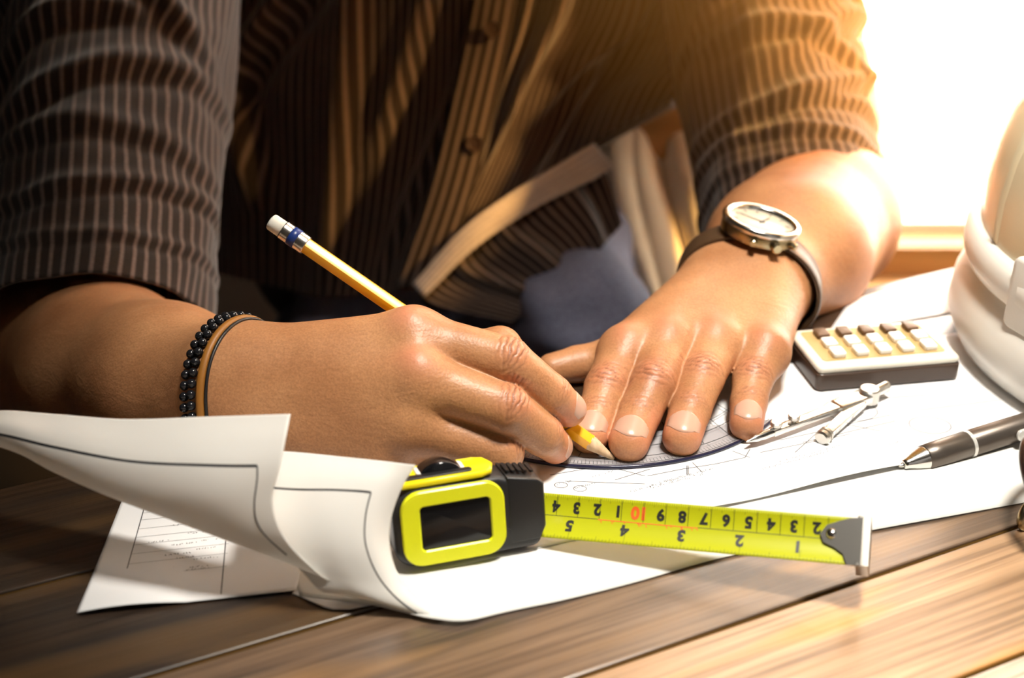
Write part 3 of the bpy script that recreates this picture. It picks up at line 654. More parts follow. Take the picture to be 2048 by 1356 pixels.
G = G+n*(5*np.sin(y*13+x*2.5)+3*np.sin(y*25-x*3))[..., None]
thick_patch('cloth_cover', G, M['beige'], chair, th=2)
bb = G.reshape(-1, 3).mean(0)
mb = MB(); prism(mb, rrect(230, 420, 18), bb+np.array([0, 34, -100]), (1, 0, 0), (0, 0, 1), (0, 1, 0), 18, 4); mb.build('backrest', M['sill'], chair, sharp=40)
mb = MB(); prism(mb, rrect(300, 300, 25), np.array([bb[0], bb[1]+205, -330]), (1, 0, 0), (0, 1, 0), (0, 0, 1), 30, 5); mb.build('seat', M['sill'], chair, sharp=40)
for sx in (-1, 1):
    for sy in (-1, 1):
        mb = MB(); prism(mb, rrect(28, 28, 5), np.array([bb[0]+sx*125, bb[1]+205+sy*125, -750]), (1, 0, 0), (0, 1, 0), (0, 0, 1), 421, 2); mb.build('leg', M['sill'], chair, sharp=40)
# ------------------------------------------------------------------ paper
def sheet_flat(name, quad, z, m, parent, nu=40, nv=40, bump=None, th=.16):
    """flat sheet from four table points (a, b, c, d), gently waved by bump(x, y) in mm"""
    a, b, c, d = [np.asarray(q, float) for q in quad]
    x = np.linspace(0, 1, nu)[:, None, None]; y = np.linspace(0, 1, nv)[None, :, None]
    G = (a*(1-y)+b*y)*(1-x)+(d*(1-y)+c*y)*x
    G[..., 2] = z
    if bump is not None: G[..., 2] += bump(x[..., 0]+0*y[..., 0], y[..., 0]+0*x[..., 0])
    n = normals(G)
    if n[..., 2].mean() < 0: G = G[:, ::-1]
    return G, thick_patch(name, G, m, parent, th=th)
def at_z(q, z): q = np.array(q, float); q[2] = z; return q
def strip(mb, a, b, w, zoff=0.0):
    a = np.asarray(a, float); b = np.asarray(b, float); t = nrm(b-a); s = np.array([-t[1], t[0], 0])*w/2
    mb.add([a-s, b-s, b+s, a+s], [(0, 1, 2, 3)])
def stroke(mb, pts, w):
    pts = [np.asarray(p, float) for p in pts]; V = []
    for i, p in enumerate(pts):
        t = nrm(pts[min(i+1, len(pts)-1)]-pts[max(i-1, 0)]); s = np.array([-t[1], t[0], 0])*w/2; V += [p-s, p+s]
    mb.add(V, [(2*i, 2*i+2, 2*i+3, 2*i+1) for i in range(len(pts)-1)])
rnd = random.Random(5)
def scribble(mb, p0, d, length, h, z):
    """a line of tiny unreadable printed lettering"""
    d = nrm(d); n = np.array([-d[1], d[0], 0]); x = 0
    while x < length:
        w = rnd.uniform(.5, 1.1)
        if rnd.random() < .18: x += w*1.3; continue
        q = [p0+d*(x+w*rnd.random())+n*h*rnd.random() for _ in range(3)]
        for k in q: k[2] = z
        stroke(mb, q, .26); x += w*1.25
# --- drawing sheet under both hands
S1 = thing('drawing_sheet', P(1600, 860), 'large white drawing sheet under both hands and the protractor', 'paper')
A = P(1000, 1118); B = P(1390, 1023); C_ = P(1811, 941); D_ = P(2048, 888); E_ = P(1575, 732)
ea = nrm(D_-A); nb_ = np.array([-ea[1], ea[0], 0])
h_back = (E_-A)@nb_
la = -58; lb = 330
q = [A+ea*la, A+ea*lb, A+ea*lb+nb_*(h_back), A+ea*la+nb_*(h_back)]
def lift1(x, y):  # near edge lifts a little where it throws the narrow shadow
    return 2.6*np.exp(-((y-.545)/.10)**2)*np.exp(-(x/.10)**2)+1.6*np.exp(-((y-.36)/.05)**2)*np.exp(-(x/.08)**2)
G1, o1 = sheet_flat('sheet', q, 1.25, M['paper'], S1, 50, 90, lift1)
zt = 1.31
ink = MB(); pale = MB()
def LN(mb, a, b, w): strip(mb, P(*a, zt), P(*b, zt), w)
LN(ink, (1374, 931), (1374, 949), .35); LN(ink, (1377, 931), (1377, 949), .25)
for (a, b) in (((1295, 952), (1365, 938)), ((1230, 960), (1300, 938)), ((1290, 952), (1225, 935)), ((1365, 938), (1430, 928)), ((1430, 928), (1490, 915)), ((1465, 902), (1500, 915)), ((1490, 915), (1500, 898)),
               ((1100, 950), (1215, 930)), ((1385, 925), (1405, 945)), ((1560, 880), (1700, 850)), ((1590, 905), (1640, 860)), ((1640, 860), (1780, 830)), ((1605, 885), (1790, 842)), ((1700, 850), (1760, 862)), ((1520, 905), (1700, 868)), ((1700, 800), (1860, 790)), ((1840, 960-140), (2000, 800)), ((1580, 842), (1690, 822)), ((1130, 962), (1290, 968))):
    LN(pale, a, b, .36)
dt = nrm(P(1420, 942)-P(1260, 985))
for (u, v, l) in ((1262, 985, 30), (1300, 972, 30), (1300, 978, 26), (1490, 975, 22), (1540, 962, 16), (1525, 940, 34), (1560, 925, 30), (1640, 935, 14), (1110, 972, 8), (1150, 978, 9), (1700, 930, 12), (1745, 900, 16), (1185, 955, 10)):
    scribble(ink if l < 10 else pale, P(u, v, zt), dt, l, 1.2, zt)
def circ(mb, u, v, r, w=.3, n=20): c = P(u, v, zt); stroke(mb, [c+r*np.array([math.cos(t), math.sin(t)*.8, 0]) for t in np.linspace(0, 2*PI, n)], w)
circ(pale, 1665, 943, 3.2); circ(pale, 1750, 926, 3.0); circ(pale, 1122, 970, 2.6); circ(pale, 1160, 977, 2.6); circ(pale, 1700, 820, 12); circ(pale, 1860, 850, 9)
ink.build('printed_line', M['ink_soft'], S1, smooth=False, kind='stuff'); pale.build('printed_lettering', M['ink_light'], S1, smooth=False, kind='stuff')
# --- sheet behind the calculator
S4 = thing('paper_sheet', P(1850, 640), 'plain white paper sheet behind the calculator and the hard hat', 'paper')
sheet_flat('sheet', [P(1655, 668), P(2300, 560), P(2200, 455), P(1700, 602)], .5, M['paper'], S4)
# --- long sheet with its near edge in front of the tape, one corner rolled up
S2 = thing('curled_sheet', P(1000, 1200), 'white paper sheet under the tape measure with its left corner curled up in front', 'paper')
edge = [P(600, 1195), P(735, 1212, .5), P(800, 1226, 1.2), P(862, 1240, 1.5), P(930, 1245, 1.2), P(1010, 1228), P(1130, 1203), P(1270, 1168), P(1400, 1130), P(1500, 1107), P(1740, 1064), P(2048, 1008), P(2300, 960)]
e = catmull(edge, 160); far = np.array([p+nb_*np.interp(k, [0, 159], [62, 120]) for k, p in enumerate(e)])
x = np.linspace(0, 1, 24)[:, None, None]
G2 = e[None]*(1-x)+far[None]*x
G2[..., 2] = .85+np.maximum(e[None, :, 2], 0)*(1-x[..., 0])**2
thick_patch('sheet', G2[:, ::-1] if normals(G2)[..., 2].mean() < 0 else G2, M['paper_curl'], S2, th=.16)
netF = [[R(505, 900, 462), R(590, 904, 458), R(690, 914, 453), R(765, 922, 449), R(831, 930, 446)],
        [R(505, 960, 455), R(590, 960, 451), R(680, 962, 447), R(750, 965, 445), R(803, 978, 446)],
        [R(520, 1030, 448), R(600, 1030, 445), R(670, 1032, 442), R(735, 1035, 442), R(781, 1045, 446)],
        [R(560, 1090, 445), R(620, 1092, 442), R(680, 1095, 440), R(740, 1100, 441), R(783, 1110, 446)],
        [R(610, 1150, 444), R(660, 1152, 442), R(710, 1158, 441), R(765, 1165, 442), R(812, 1175, 445)],
        [R(650, 1185, 445), R(700, 1192, 444), R(755, 1205, 443), R(815, 1222, 443), R(878, 1238, 442.5)],
        [R(690, 1168, 452), R(730, 1175, 452), R(790, 1190, 452), R(850, 1210, 450), R(905, 1225, 448)]]
GF = patch(netF, 90, 60); thick_patch('curled_corner', GF, M['paper_curl'], S2, th=.16)
def on_patch(G, pts, w, mb, off=.12, steps=30):
    """ink band on a curved sheet; pts in (row, col) 0..1"""
    nu, nv = G.shape[:2]; n = normals(G); tow = TOCAM
    def ev(r, c):
        r = np.clip(r, 0, 1)*(nu-1); c = np.clip(c, 0, 1)*(nv-1); i, j = min(int(r), nu-2), min(int(c), nv-2); f, g_ = r-i, c-j
        q = (G[i, j]*(1-f)+G[i+1, j]*f)*(1-g_)+(G[i, j+1]*(1-f)+G[i+1, j+1]*f)*g_; k = n[i, j]
        return q+(k if k@tow > 0 else -k)*off
    cr = catmull(pts, steps); V = []
    C3 = [ev(*c) for c in cr]
    for i, p in enumerate(C3):
        t = nrm(C3[min(i+1, steps-1)]-C3[max(i-1, 0)]); s = nrm(np.cross(t, tow))*w/2; V += [p-s, p+s]
    mb.add(V, [(2*i, 2*i+2, 2*i+3, 2*i+1) for i in range(steps-1)])
mb = MB(); on_patch(GF, [(.20, .0), (.215, .25), (.215, .5), (.22, .74)], .9, mb); on_patch(GF, [(.22, .74), (.35, .73), (.5, .72), (.7, .76), (.82, .84)], .5, mb)
mb.build('border_line', M['ink_soft'], S2, smooth=False)
# --- back curl
S3 = thing('rolled_sheet', P(450, 1000), 'white paper sheet at the left rolled up high, with a printed black border line', 'paper')
netB3 = [[R(-90, 835, 478), R(0, 821, 466), R(110, 828, 460), R(250, 838, 454), R(420, 833, 447), R(581, 828, 440)],
         [R(-90, 850, 470), R(-2, 848, 458), R(110, 868, 452), R(260, 888, 446), R(420, 888, 440), R(571, 880, 436)],
         [R(-90, 862, 468), R(0, 872, 456), R(110, 900, 449), R(260, 930, 442), R(425, 938, 436), R(560, 935, 434)],
         [R(-90, 868, 470), R(15, 890, 457), R(115, 930, 450), R(250, 975, 443), R(425, 1000, 436), R(545, 1000, 435)],
         [R(-90, 870, 475), R(30, 905, 462), R(110, 946, 456), R(245, 1003, 448), R(440, 1062, 441), R(570, 1075, 437)],
         [R(-90, 866, 482), R(40, 900, 470), R(130, 945, 466), R(300, 1015, 457), R(500, 1098, 448), R(640, 1150, 441)],
         [R(-90, 858, 490), R(60, 892, 480), R(150, 932, 478), R(330, 990, 470), R(540, 1085, 456), R(700, 1178, 446)]]
GB = patch(netB3, 90, 110); thick_patch('sheet', GB, M['paper_curl'], S3, th=.16)
mb = MB(); on_patch(GB, [(.31, .0), (.31, .17), (.305, .35), (.305, .55), (.31, .75), (.32, .93)], 1.0, mb, steps=60)
mb.build('border_line', M['ink'], S3, smooth=False)
mb = MB(); on_patch(GB, [(.32, .93), (.45, .94), (.6, .93), (.75, .955)], .5, mb); mb.build('thin_border_line', M['ink_soft'], S3, smooth=False)
# --- title sheet at the left, flat on the wood
S5 = thing('title_sheet', P(350, 1130), 'white sheet with a ruled printed title block lying on the wood below the roll', 'paper')
a, b = P(155, 1232), P(585, 1185); c0 = P(262, 960)
bl = b-a
q = [a, a+bl*1.02, c0+bl*1.05, c0]
def lift5(x, y): return np.maximum(0, 1.6*np.sin(y*5.6+.4)*np.exp(-(x/.16)**2))+.15
G5, o5 = sheet_flat('sheet', q, .75, M['paper'], S5, 40, 60, lift5)
zt5 = 1.75
ink = MB(); pale = MB(); zt5 = .98
def L5(mb, a, b, w): strip(mb, P(*a, zt5), P(*b, zt5), w)
L5(ink, (233, 1212), (290, 1010), .38); L5(ink, (442, 1188), (452, 1075), .38)
dl = nrm(P(442, 1188)-P(233, 1212)); 
for k, (u, v) in enumerate(((250, 1155), (257, 1128), (263, 1108), (268, 1090), (272, 1075), (277, 1058), (281, 1040), (285, 1026))):
    p0 = P(u, v, zt5); strip(pale, p0, p0+dl*np.interp(k, [0, 7], [36, 34]), .16)
for (u, v, l) in ((375, 1137, 8), (340, 1145, 14), (290, 1142, 10), (385, 1120, 9), (350, 1118, 9), (390, 1100, 8), (330, 1112, 9), (400, 1083, 8), (340, 1092, 10), (375, 1068, 8), (345, 1052, 10), (290, 1087, 8), (410, 1060, 6)):
    scribble(ink, P(u, v, zt5), dl, l, 1.0, zt5)
ink.build('printed_line', M['ink_soft'], S5, smooth=False, kind='stuff'); pale.build('ruled_line', M['ink_light'], S5, smooth=False, kind='stuff')
# --- second corner peeping out under the curl
S6 = thing('under_sheet', P(680, 1200), 'small white paper corner showing between the title sheet and the curl', 'paper')
V = [P(585, 1186, .35), P(648, 1213, .9), P(665, 1217, 1.4), P(700, 1217, 1.2), P(745, 1209, .6), P(930, 1175, .5), P(900, 1120, .5), P(640, 1120, .5)]
mb = MB(); n = len(V); mb.add(V+[v-np.array([0, 0, .3]) for v in V], [tuple(range(n)), tuple(range(2*n-1, n-1, -1))]+[(i, (i+1) % n, (i+1) % n+n, i+n)[::-1] for i in range(n)])
mb.build('sheet', M['paper'], S6, smooth=False)
# ------------------------------------------------------------------ pencil
tipP = P(1240, 926, 1.5); endP = R(541, 442, 533); axP = nrm(endP-tipP); LP_ = np.linalg.norm(endP-tipP)
M['pencil_yellow'] = mat('pencil_lacquer', (.95, .47, .004), .28); bsdf(M['pencil_yellow']).inputs['Coat Weight'].default_value = .4
M['pencil_wood'] = mat('pencil_wood', (.72, .52, .33), .7); mix_noise(M['pencil_wood'], (.78, .58, .38), (.60, .40, .24), 300, (1, 1, .2))
M['graphite'] = mat('graphite', (.08, .08, .085), .35)
M['eraser'] = mat('eraser_white', (.74, .71, .63), .75); add_bump(M['eraser'], 300, .2)
M['tin'] = mat('tin_ferrule', (.72, .70, .66), .25, 1.0); M['blue'] = mat('blue_band', (.012, .035, .18), .35)
pencil = thing('pencil', tipP, 'sharpened yellow pencil with white eraser held in the writing hand', 'pencil')
def hexr(mb, s0, s1, r0, r1, n=24, rnd_=.10):
    a, s, t = frame(axP, (0, 0, 1)); V = []
    rows = 8
    for i in range(rows+1):
        q = i/rows; d = s0+(s1-s0)*q
        for k in range(n):
            th = 2*PI*k/n; loc = ((th+PI/6) % (PI/3))-PI/6; hr = (r0+(r1-r0)*q)*math.cos(PI/6)/math.cos(loc)
            V.append(tipP+a*d+min(hr, (r0+(r1-r0)*q)*.965)*(math.cos(th)*s+math.sin(th)*t))
    mb.add(V, grid_faces(rows+1, n, True)+[tuple(range(n))[::-1], tuple(rows*n+k for k in range(n))]); return mb
hexr(MB(), 15.0, LP_-17.5, 3.85, 3.85).build('barrel', M['pencil_yellow'], pencil, sharp=25)
lathe(MB(), tipP, axP, [(3.0, .72), (9, 2.05), (15.2, 3.45), (15.4, 3.5)], 24).build('wood_tip', M['pencil_wood'], pencil)
lathe(MB(), tipP, axP, [(0, .12), (.5, .25), (3.05, .74)], 16).build('graphite_point', M['graphite'], pencil)
fe = [(LP_-18.2, 3.9), (LP_-17.9, 4.05)]
for k in range(26):
    x = LP_-17.5+k*.42; fe.append((x, 4.0+(.16 if k % 2 else -.10)*(1 if (k < 9 or k > 16) else .1)+(.12 if 9 <= k <= 16 else 0)))
fe.append((LP_-6.4, 3.9))
ferr = lathe(MB(), tipP, axP, fe, 32).build('ferrule', M['tin'], pencil)
lathe(MB(), tipP, axP, [(LP_-13.9, 4.05), (LP_-13.8, 4.22), (LP_-10.5, 4.22), (LP_-10.4, 4.05)], 32).build('blue_band', M['blue'], ferr)
lathe(MB(), tipP, axP, [(LP_-7, 3.7), (LP_-.9, 3.65), (LP_-.3, 3.3), (LP_, 2.6)], 28).build('eraser', M['eraser'], pencil)
# ------------------------------------------------------------------ loops round an arm
def loop_on(F, c, n, off, k=72, ref=(0, 0, 1)):
    c = np.asarray(c, float); n = nrm(n); a, s, t = frame(n, ref); out = []
    for i in range(k):
        th = 2*PI*i/k; d = math.cos(th)*s+math.sin(th)*t; r = 5.0
        for _ in range(40):
            v = F((c+d*r)[None])[0]-off; r -= v*.85
            if abs(v) < .02: break
        out.append(c+d*r)
    return np.array(out)
cB = R(462, 775, 530); nB = nrm(np.cross(R(376, 832, 508)-cB, R(432, 728, 522)-cB))
if nB[0] < 0: nB = -nB
M['bead'] = mat('black_bead', (.012, .012, .014), .12); M['leather_cord'] = mat('leather_cord', (.30, .12, .015), .5)
br = thing('bracelet', cB, 'double-strand bracelet of shiny black beads on the writing wrist', 'bracelet')
for (off, sh) in ((1.6, 0.0), (1.6, 3.6)):
    lp = loop_on(FR, cB+nB*sh, nB, off); ln = np.concatenate([[0], np.cumsum(np.linalg.norm(np.diff(np.vstack([lp, lp[:1]]), axis=0), axis=1))]); tot = ln[-1]; nbd = int(tot/4.3)
    cl = np.vstack([lp, lp[:1]])
    for i in range(nbd):
        x = tot*i/nbd; p = np.array([np.interp(x, ln, cl[:, k]) for k in range(3)])
        if i == 0 and sh == 0:
            mb = MB(); ball(mb, p, 1.95, 14, 10); b0 = mb.build('bead', M['bead'], br); p0 = p
        else:
            o = b0.copy(); COL.objects.link(o); o.parent = br; o.location = (p-p0)/1000
br2 = thing('leather_bracelet', cB+nB*8, 'thin tan leather cord bracelet beside the black beads', 'bracelet')
lp = loop_on(FR, cB+nB*7.2, nB, .9); tube(MB(), lp, 1.7, 10, flat=.7, closed=True).build('cord', M['leather_cord'], br2)
lp = loop_on(FR, cB+nB*9.4, nB, .5); tube(MB(), lp, .7, 8, closed=True).build('black_edge', M['black'], br2)
# ------------------------------------------------------------------ wristwatch
M['strap'] = mat('strap_leather', (.06, .032, .015), .4); add_bump(M['strap'], 500, .3)
M['bronze'] = mat('bronze_steel', (.50, .42, .26), .25, 1.0); M['dial'] = mat('dial_cream', (.62, .58, .46), .3)
nWt = nrm(np.array([.20, -.02, 1.0])); cWt = R(1496, 530, 630)
ww = thing('wristwatch', cWt, 'round steel wristwatch with cream dial and brown strap on the flat hand', 'watch')
ex = nrm(np.cross((0, 1, 0), nWt)); ey = np.cross(nWt, ex)
cw = cWt.copy()
for _ in range(60):
    v = FL((cw)[None])[0]-.6; cw = cw-nWt*v*.8
ring = [(-.2, 15.5), (0, 17), (1.0, 18.6), (5.2, 18.8), (6.2, 18.4)]
lathe(MB(), cw, nWt, ring+[(6.2, 10)], 48).build('case', M['bronze'], ww, sharp=40)
lathe(MB(), cw, nWt, [(6.1, 19.2), (7.6, 19.6), (9.0, 18.8), (9.4, 17.6), (9.0, 16.0), (7.6, 15.4), (6.2, 15.2)], 64, closed_ends=False).build('bezel', M['chrome'], ww)
dial = lathe(MB(), cw, nWt, [(6.3, 15.6), (6.9, 15.5), (7.0, .5)], 48).build('dial', M['dial'], ww)
mb = MB()
for k in range(12):
    a = k*PI/6; d = math.cos(a)*ex+math.sin(a)*ey; s = np.cross(nWt, d); p = cw+nWt*7.15
    mb.add([p+d*11.6-s*.35, p+d*14-s*.35, p+d*14+s*.35, p+d*11.6+s*.35], [(0, 1, 2, 3)])
mb.build('hour_mark', M['ink'], dial, smooth=False)
for (a, l, w) in ((.9, 8, .9), (2.6, 11.5, .6)):
    mb = MB(); d = math.cos(a)*ex+math.sin(a)*ey; s = np.cross(nWt, d); prism(mb, [(-2, -w/2), (l, -w/3), (l, w/3), (-2, w/2)], cw+nWt*7.3, d, s, nWt, .25); mb.build('watch_hand', M['ink'], dial, smooth=False)
cy = nrm(np.array([.25, -1, 0])-nWt*(np.array([.25, -1, 0])@nWt))
for (da, r, l) in ((0, 2.6, 4.5), (.55, 1.7, 4.0), (-.55, 1.7, 4.0)):
    d = math.cos(da)*cy+math.sin(da)*np.cross(nWt, cy)
    lathe(MB(), cw+nWt*3.2+d*17.5, d, [(0, 1.2), (1.5, 1.2), (1.6, r), (l, r), (l+.4, r*.8)], 18).build('crown' if da == 0 else 'pusher', M['bronze'], ww, sharp=30)
axA = nrm(nrm(le[1]-le[0])*np.array([1, 1, 1])+np.array([-.25, .25, 0])); axA = nrm(axA-nWt*(axA@nWt))
lpw = loop_on(FL, cw-nWt*24, axA, 1.2, 90, nWt)
wd = 9.5; V = []; n_ = len(lpw)
for i, p in enumerate(lpw):
    o = nrm(p-(cw-nWt*24)); 
    for (w, h) in ((-1, 0), (-1, 1), (-.8, 1.5), (.8, 1.5), (1, 1), (1, 0)): V.append(p+axA*w*wd+o*(h*1.6-.3))
F = grid_faces(n_, 6, True)+[((n_-1)*6+k, (n_-1)*6+(k+1) % 6, (k+1) % 6, k) for k in range(6)]
mk('strap', V, F, M['strap'], ww, sharp=50)
# ------------------------------------------------------------------ half-round protractor
z0 = 1.75
a, b, c = P(1092, 929, z0), P(1290, 934, z0), P(1492, 880, z0)
def circ3(a, b, c):
    A_ = np.array([[2*(b[0]-a[0]), 2*(b[1]-a[1])], [2*(c[0]-a[0]), 2*(c[1]-a[1])]]); y = np.array([b[0]**2+b[1]**2-a[0]**2-a[1]**2, c[0]**2+c[1]**2-a[0]**2-a[1]**2])
    o = np.linalg.solve(A_, y); return np.array([o[0], o[1], z0]), math.hypot(a[0]-o[0], a[1]-o[1])
oc, orad = circ3(a, b, c); print('protractor', oc, orad)
M['acrylic'] = mat('clear_acrylic', (.50, .48, .50), .08); bsdf(M['acrylic']).inputs['Alpha'].default_value = .45
M['acrylic_rim'] = mat('acrylic_rim', (.018, .018, .045), .12)
pr = thing('protractor', oc, 'half-round clear plastic protractor pressed under the spread fingers', 'protractor')
angs = np.linspace(math.atan2(a[1]-oc[1], a[0]-oc[0])-.28, math.atan2(c[1]-oc[1], c[0]-oc[0])+.22, 90)
def pol(r, t): return np.array([oc[0]+r*math.cos(t), oc[1]+r*math.sin(t), 0])
out = [(r_[0]-oc[0], r_[1]-oc[1]) for r_ in [pol(orad-.8, t) for t in angs]]
chord = [(p[0], p[1]) for p in out]
prism(MB(), chord, at_z(oc, 1.5), (1, 0, 0), (0, 1, 0), (0, 0, 1), 1.3).build('plate', M['acrylic'], pr, sharp=30)
V = []
for t in angs:
    for (r, z) in ((orad-.8, 1.45), (orad, 1.45), (orad+.15, 2.1), (orad-.1, 2.75), (orad-.8, 2.95)): q = pol(r, t); q[2] = z; V.append(q)
mk('rim', V, grid_faces(len(angs), 5, True), M['acrylic_rim'], pr)
mb = MB()
def arc(r, w, t0, t1, z=2.9, n=40): stroke(mb, [at_z(pol(r, t), z) for t in np.linspace(t0, t1, n)], w)
A0, A1 = angs[0], angs[-1]
for r, w in ((orad-1.6, .3), (orad-6.5, .4), (orad-14, .45), (orad-20, .35)): arc(r, w, A0, A1)
for t in np.arange(A0, A1, math.radians(1)):
    k = int(round(math.degrees(t))); l = 4.6 if k % 10 == 0 else 3.4 if k % 5 == 0 else 2.4
    strip(mb, at_z(pol(orad-1.7, t), 2.86), at_z(pol(orad-1.7-l, t), 2.86), .2)
for k in range(7):
    cc = pol(orad-(22 if k % 2 else 10), A0+.15+(A1-A0-.3)*k/6); stroke(mb, [at_z(cc+(6 if k % 2 else 3)*np.array([math.cos(x), math.sin(x), 0]), 2.86) for x in np.linspace(0, 2*PI, 20)], .45)
for k in range(9):
    t = A0+.1+(A1-A0-.2)*k/8; strip(mb, at_z(pol(orad-7, t), 2.86), at_z(pol(orad-30, t+.08), 2.9), .4)
mb.build('printed_scale', M['ink_soft'], pr, smooth=False, kind='stuff')
# ------------------------------------------------------------------ drawing compass
cm = thing('drawing_compass', P(1735, 790, 2), 'opened steel drawing compass lying on the sheet beside the little finger', 'compass')
H = P(1738, 790, 6); T1 = P(1492, 884, 5.0); T2 = P(1640, 880, 3.8)
z3 = np.array([0, 0, 1.])
def bar(mb, a, b, w0, w1, th, bev=.6):
    d = nrm(np.asarray(b)-a); s = nrm(np.cross(z3, d)); n = np.cross(d, s); l = np.linalg.norm(np.asarray(b)-a)
    prism(mb, [(0, -w0/2), (l, -w1/2), (l, w1/2), (0, w0/2)], np.asarray(a)-n*th/2, d, s, n, th, bev); return mb
d1 = nrm(T1-H); d2 = nrm(T2-H)
l1 = np.linalg.norm(T1-H)
leg1 = bar(MB(), H+d1*9, H+d1*(l1*.80), 5.2, 4.2, 3.0).build('leg', M['chrome'], cm, sharp=30)
lathe(MB(), H+d1*(l1*.74), d1, [(0, 1.5), (.5, 2.0), (l1*.14, 2.0), (l1*.14+1, 1.7), (l1*.19, 1.7), (l1*.2, 1.35), (l1*.255, .35), (l1*.26, .2)], 18).build('lead_holder', M['chrome'], leg1, sharp=35)
for k in (.63, .77):
    c = H+d1*(l1*k); s = nrm(np.cross(z3, d1))
    ob = MB(); lathe(ob, c-z3*2.5, z3, [(0, 1.0), (5.2, 1.0), (5.2, 2.6), (6.6, 2.6), (6.9, 2.2)], 16); ob.build('thumb_screw', M['chrome2'], leg1, sharp=35)
leg2 = bar(MB(), H+d2*8, H+d2*(np.linalg.norm(T2-H)*.93), 5.4, 4.8, 3.0).build('leg', M['chrome'], cm, sharp=30)
lathe(MB(), T2-d2*1+z3*0, nrm(-d2+z3*.05), [(0, 2.6), (.7, 3.4), (2.2, 3.5), (2.3, 2.4), (3.4, 2.4), (3.5, 3.3), (5.0, 3.3), (5.6, 2.2)], 18).build('needle_clamp', M['chrome2'], leg2, sharp=35)
strip_ = bar(MB(), H+d1*20, H+d1*2, 7.4, 8.4, 4.4, 1.2); strip_.build('hinge_plate', M['chrome'], cm, sharp=30)
lathe(MB(), H-z3*3.2, z3, [(0, 4.2), (.6, 4.6), (6.2, 4.6), (6.8, 4.0)], 24).build('hinge', M['chrome2'], cm, sharp=35)
hd = nrm(np.array([.80, .60, 0.05])); lathe(MB(), H, hd, [(2, 1.4), (4, 1.6), (4.5, 2.6), (11, 2.9), (12.5, 2.3)], 18).build('handle', M['chrome'], cm, sharp=35)
# ------------------------------------------------------------------ calculator
c0 = P(1632, 784, 1.6); c1 = P(1906, 760, 1.6); cx_ = nrm(c1-c0); cx_[2] = 0; cy_ = np.array([-cx_[1], cx_[0], 0])
Wc = np.linalg.norm(c1-c0)+3; c2 = P(1664, 655, 13); Hc = max(40, (c2-c0)@cy_); print('calc', Wc, Hc)
calc = thing('calculator', c0, 'white desk calculator with a dark side and pale keys beside the hard hat', 'calculator')
M['calc_side'] = mat('calculator_brown_plastic', (.065, .04, .028), .3); M['calc_face'] = mat('calculator_face', (.78, .74, .64), .35)
M['key_dark'] = mat('key_brown', (.13, .07, .035), .4); M['key_white'] = mat('key_white', (.85, .83, .78), .35); M['key_tan'] = mat('key_bed', (.50, .34, .14), .5)
tz = nrm(np.array([0, 0, 1.])-cy_*.0)
prism(MB(), rrect(Wc, Hc, 3, 5, Wc/2, Hc/2), c0, cx_, cy_, z3, 8.6, 1.2).build('lower_case', M['calc_side'], calc, sharp=40)
prism(MB(), rrect(Wc-.8, Hc-.8, 3, 5, Wc/2, Hc/2), c0+z3*8.5, cx_, cy_, z3, 3.2, 1.4).build('face_plate', M['calc_face'], calc, sharp=40)
prism(MB(), rrect(Wc-10, Hc-10, 2, 4, Wc/2, Hc/2+1.6), c0+z3*11.65, cx_, cy_, z3, .3).build('key_bed', M['key_tan'], calc, sharp=40)
nx, ny = 5, 3; pw = (Wc-14)/nx; ph = (Hc-11)/ny
k0 = {}
for j in range(ny):
    for i in range(nx):
        dark = j == 2; key = 'd' if dark else 'w'
        p = c0+cx_*(8+pw*(i+.5))+cy_*(7+ph*(j+.5))+z3*11.9
        if key not in k0:
            mb = MB(); prism(mb, rrect(pw*.56, ph*.80, 1.2, 4), p, cx_, cy_, z3, 2.6, .6); k0[key] = (mb.build('key', M['key_dark'] if dark else M['key_white'], calc, sharp=50, label='brown calculator key' if dark else None), p)
        else:
            o = k0[key][0].copy(); COL.objects.link(o); o.parent = calc; o.location = (p-k0[key][1])/1000
# ------------------------------------------------------------------ hard hat
hc = np.array([274., 92., 0]); hc[2] = 0.8
hat = thing('hard_hat', hc, 'white safety hard hat with a wide brim standing at the right end of the papers', 'helmet')
M['hat'] = mat('hat_shell', (.86, .76, .52), .25); M['hat_white'] = mat('hat_white', (.80, .78, .72), .35)
def ell(r, t, sx, sy, z): return hc+np.array([r*sx*math.cos(t), r*sy*math.sin(t), z])
n = 72
def rev(prof, name, m, sx=1.0, sy=1.12, ripple=0, par=hat, cl=False):
    V = []
    for (z, r) in prof:
        for k in range(n):
            t = 2*PI*k/n; V.append(ell(r+ripple*math.cos(6*t), t, sx, sy, z))
    F = grid_faces(len(prof), n, True)
    if cl: F.append(tuple((len(prof)-1)*n+k for k in range(n)))
    return mk(name, V, F, m, par)
dome = [(38, 90), (48, 96), (60, 97.5), (80, 97.5), (98, 95), (114, 91), (130, 83), (143, 71), (154, 55), (162, 37), (166, 18), (167.5, 3)]
rev(dome, 'shell', M['hat'], cl=True)
for w in (-1, 0, 1):   # raised ridges over the crown
    V = []
    for (z, r) in dome[2:]:
        for k in (-1, 0, 1): V.append(hc+np.array([r*math.cos(PI)*1.0*math.cos(.35*w), w*26*min(1, r/60)+k*4, z+(2.2 if k == 0 else -.8)]) - np.array([(1.6 if k == 0 else -.8), 0, 0]))
    mk('ridge', V, grid_faces(len(dome)-2, 3), M['hat'], hat)
rev([(2, 86), (0, 89), (0, 96), (3, 101), (14, 106), (27, 105), (35, 101), (38, 98), (38, 93), (34, 91)], 'brim', M['hat_white'])
rev([(38, 95), (41, 101), (46, 103.5), (54, 103.5), (59, 100), (60, 96)], 'rain_gutter', M['hat_white'])
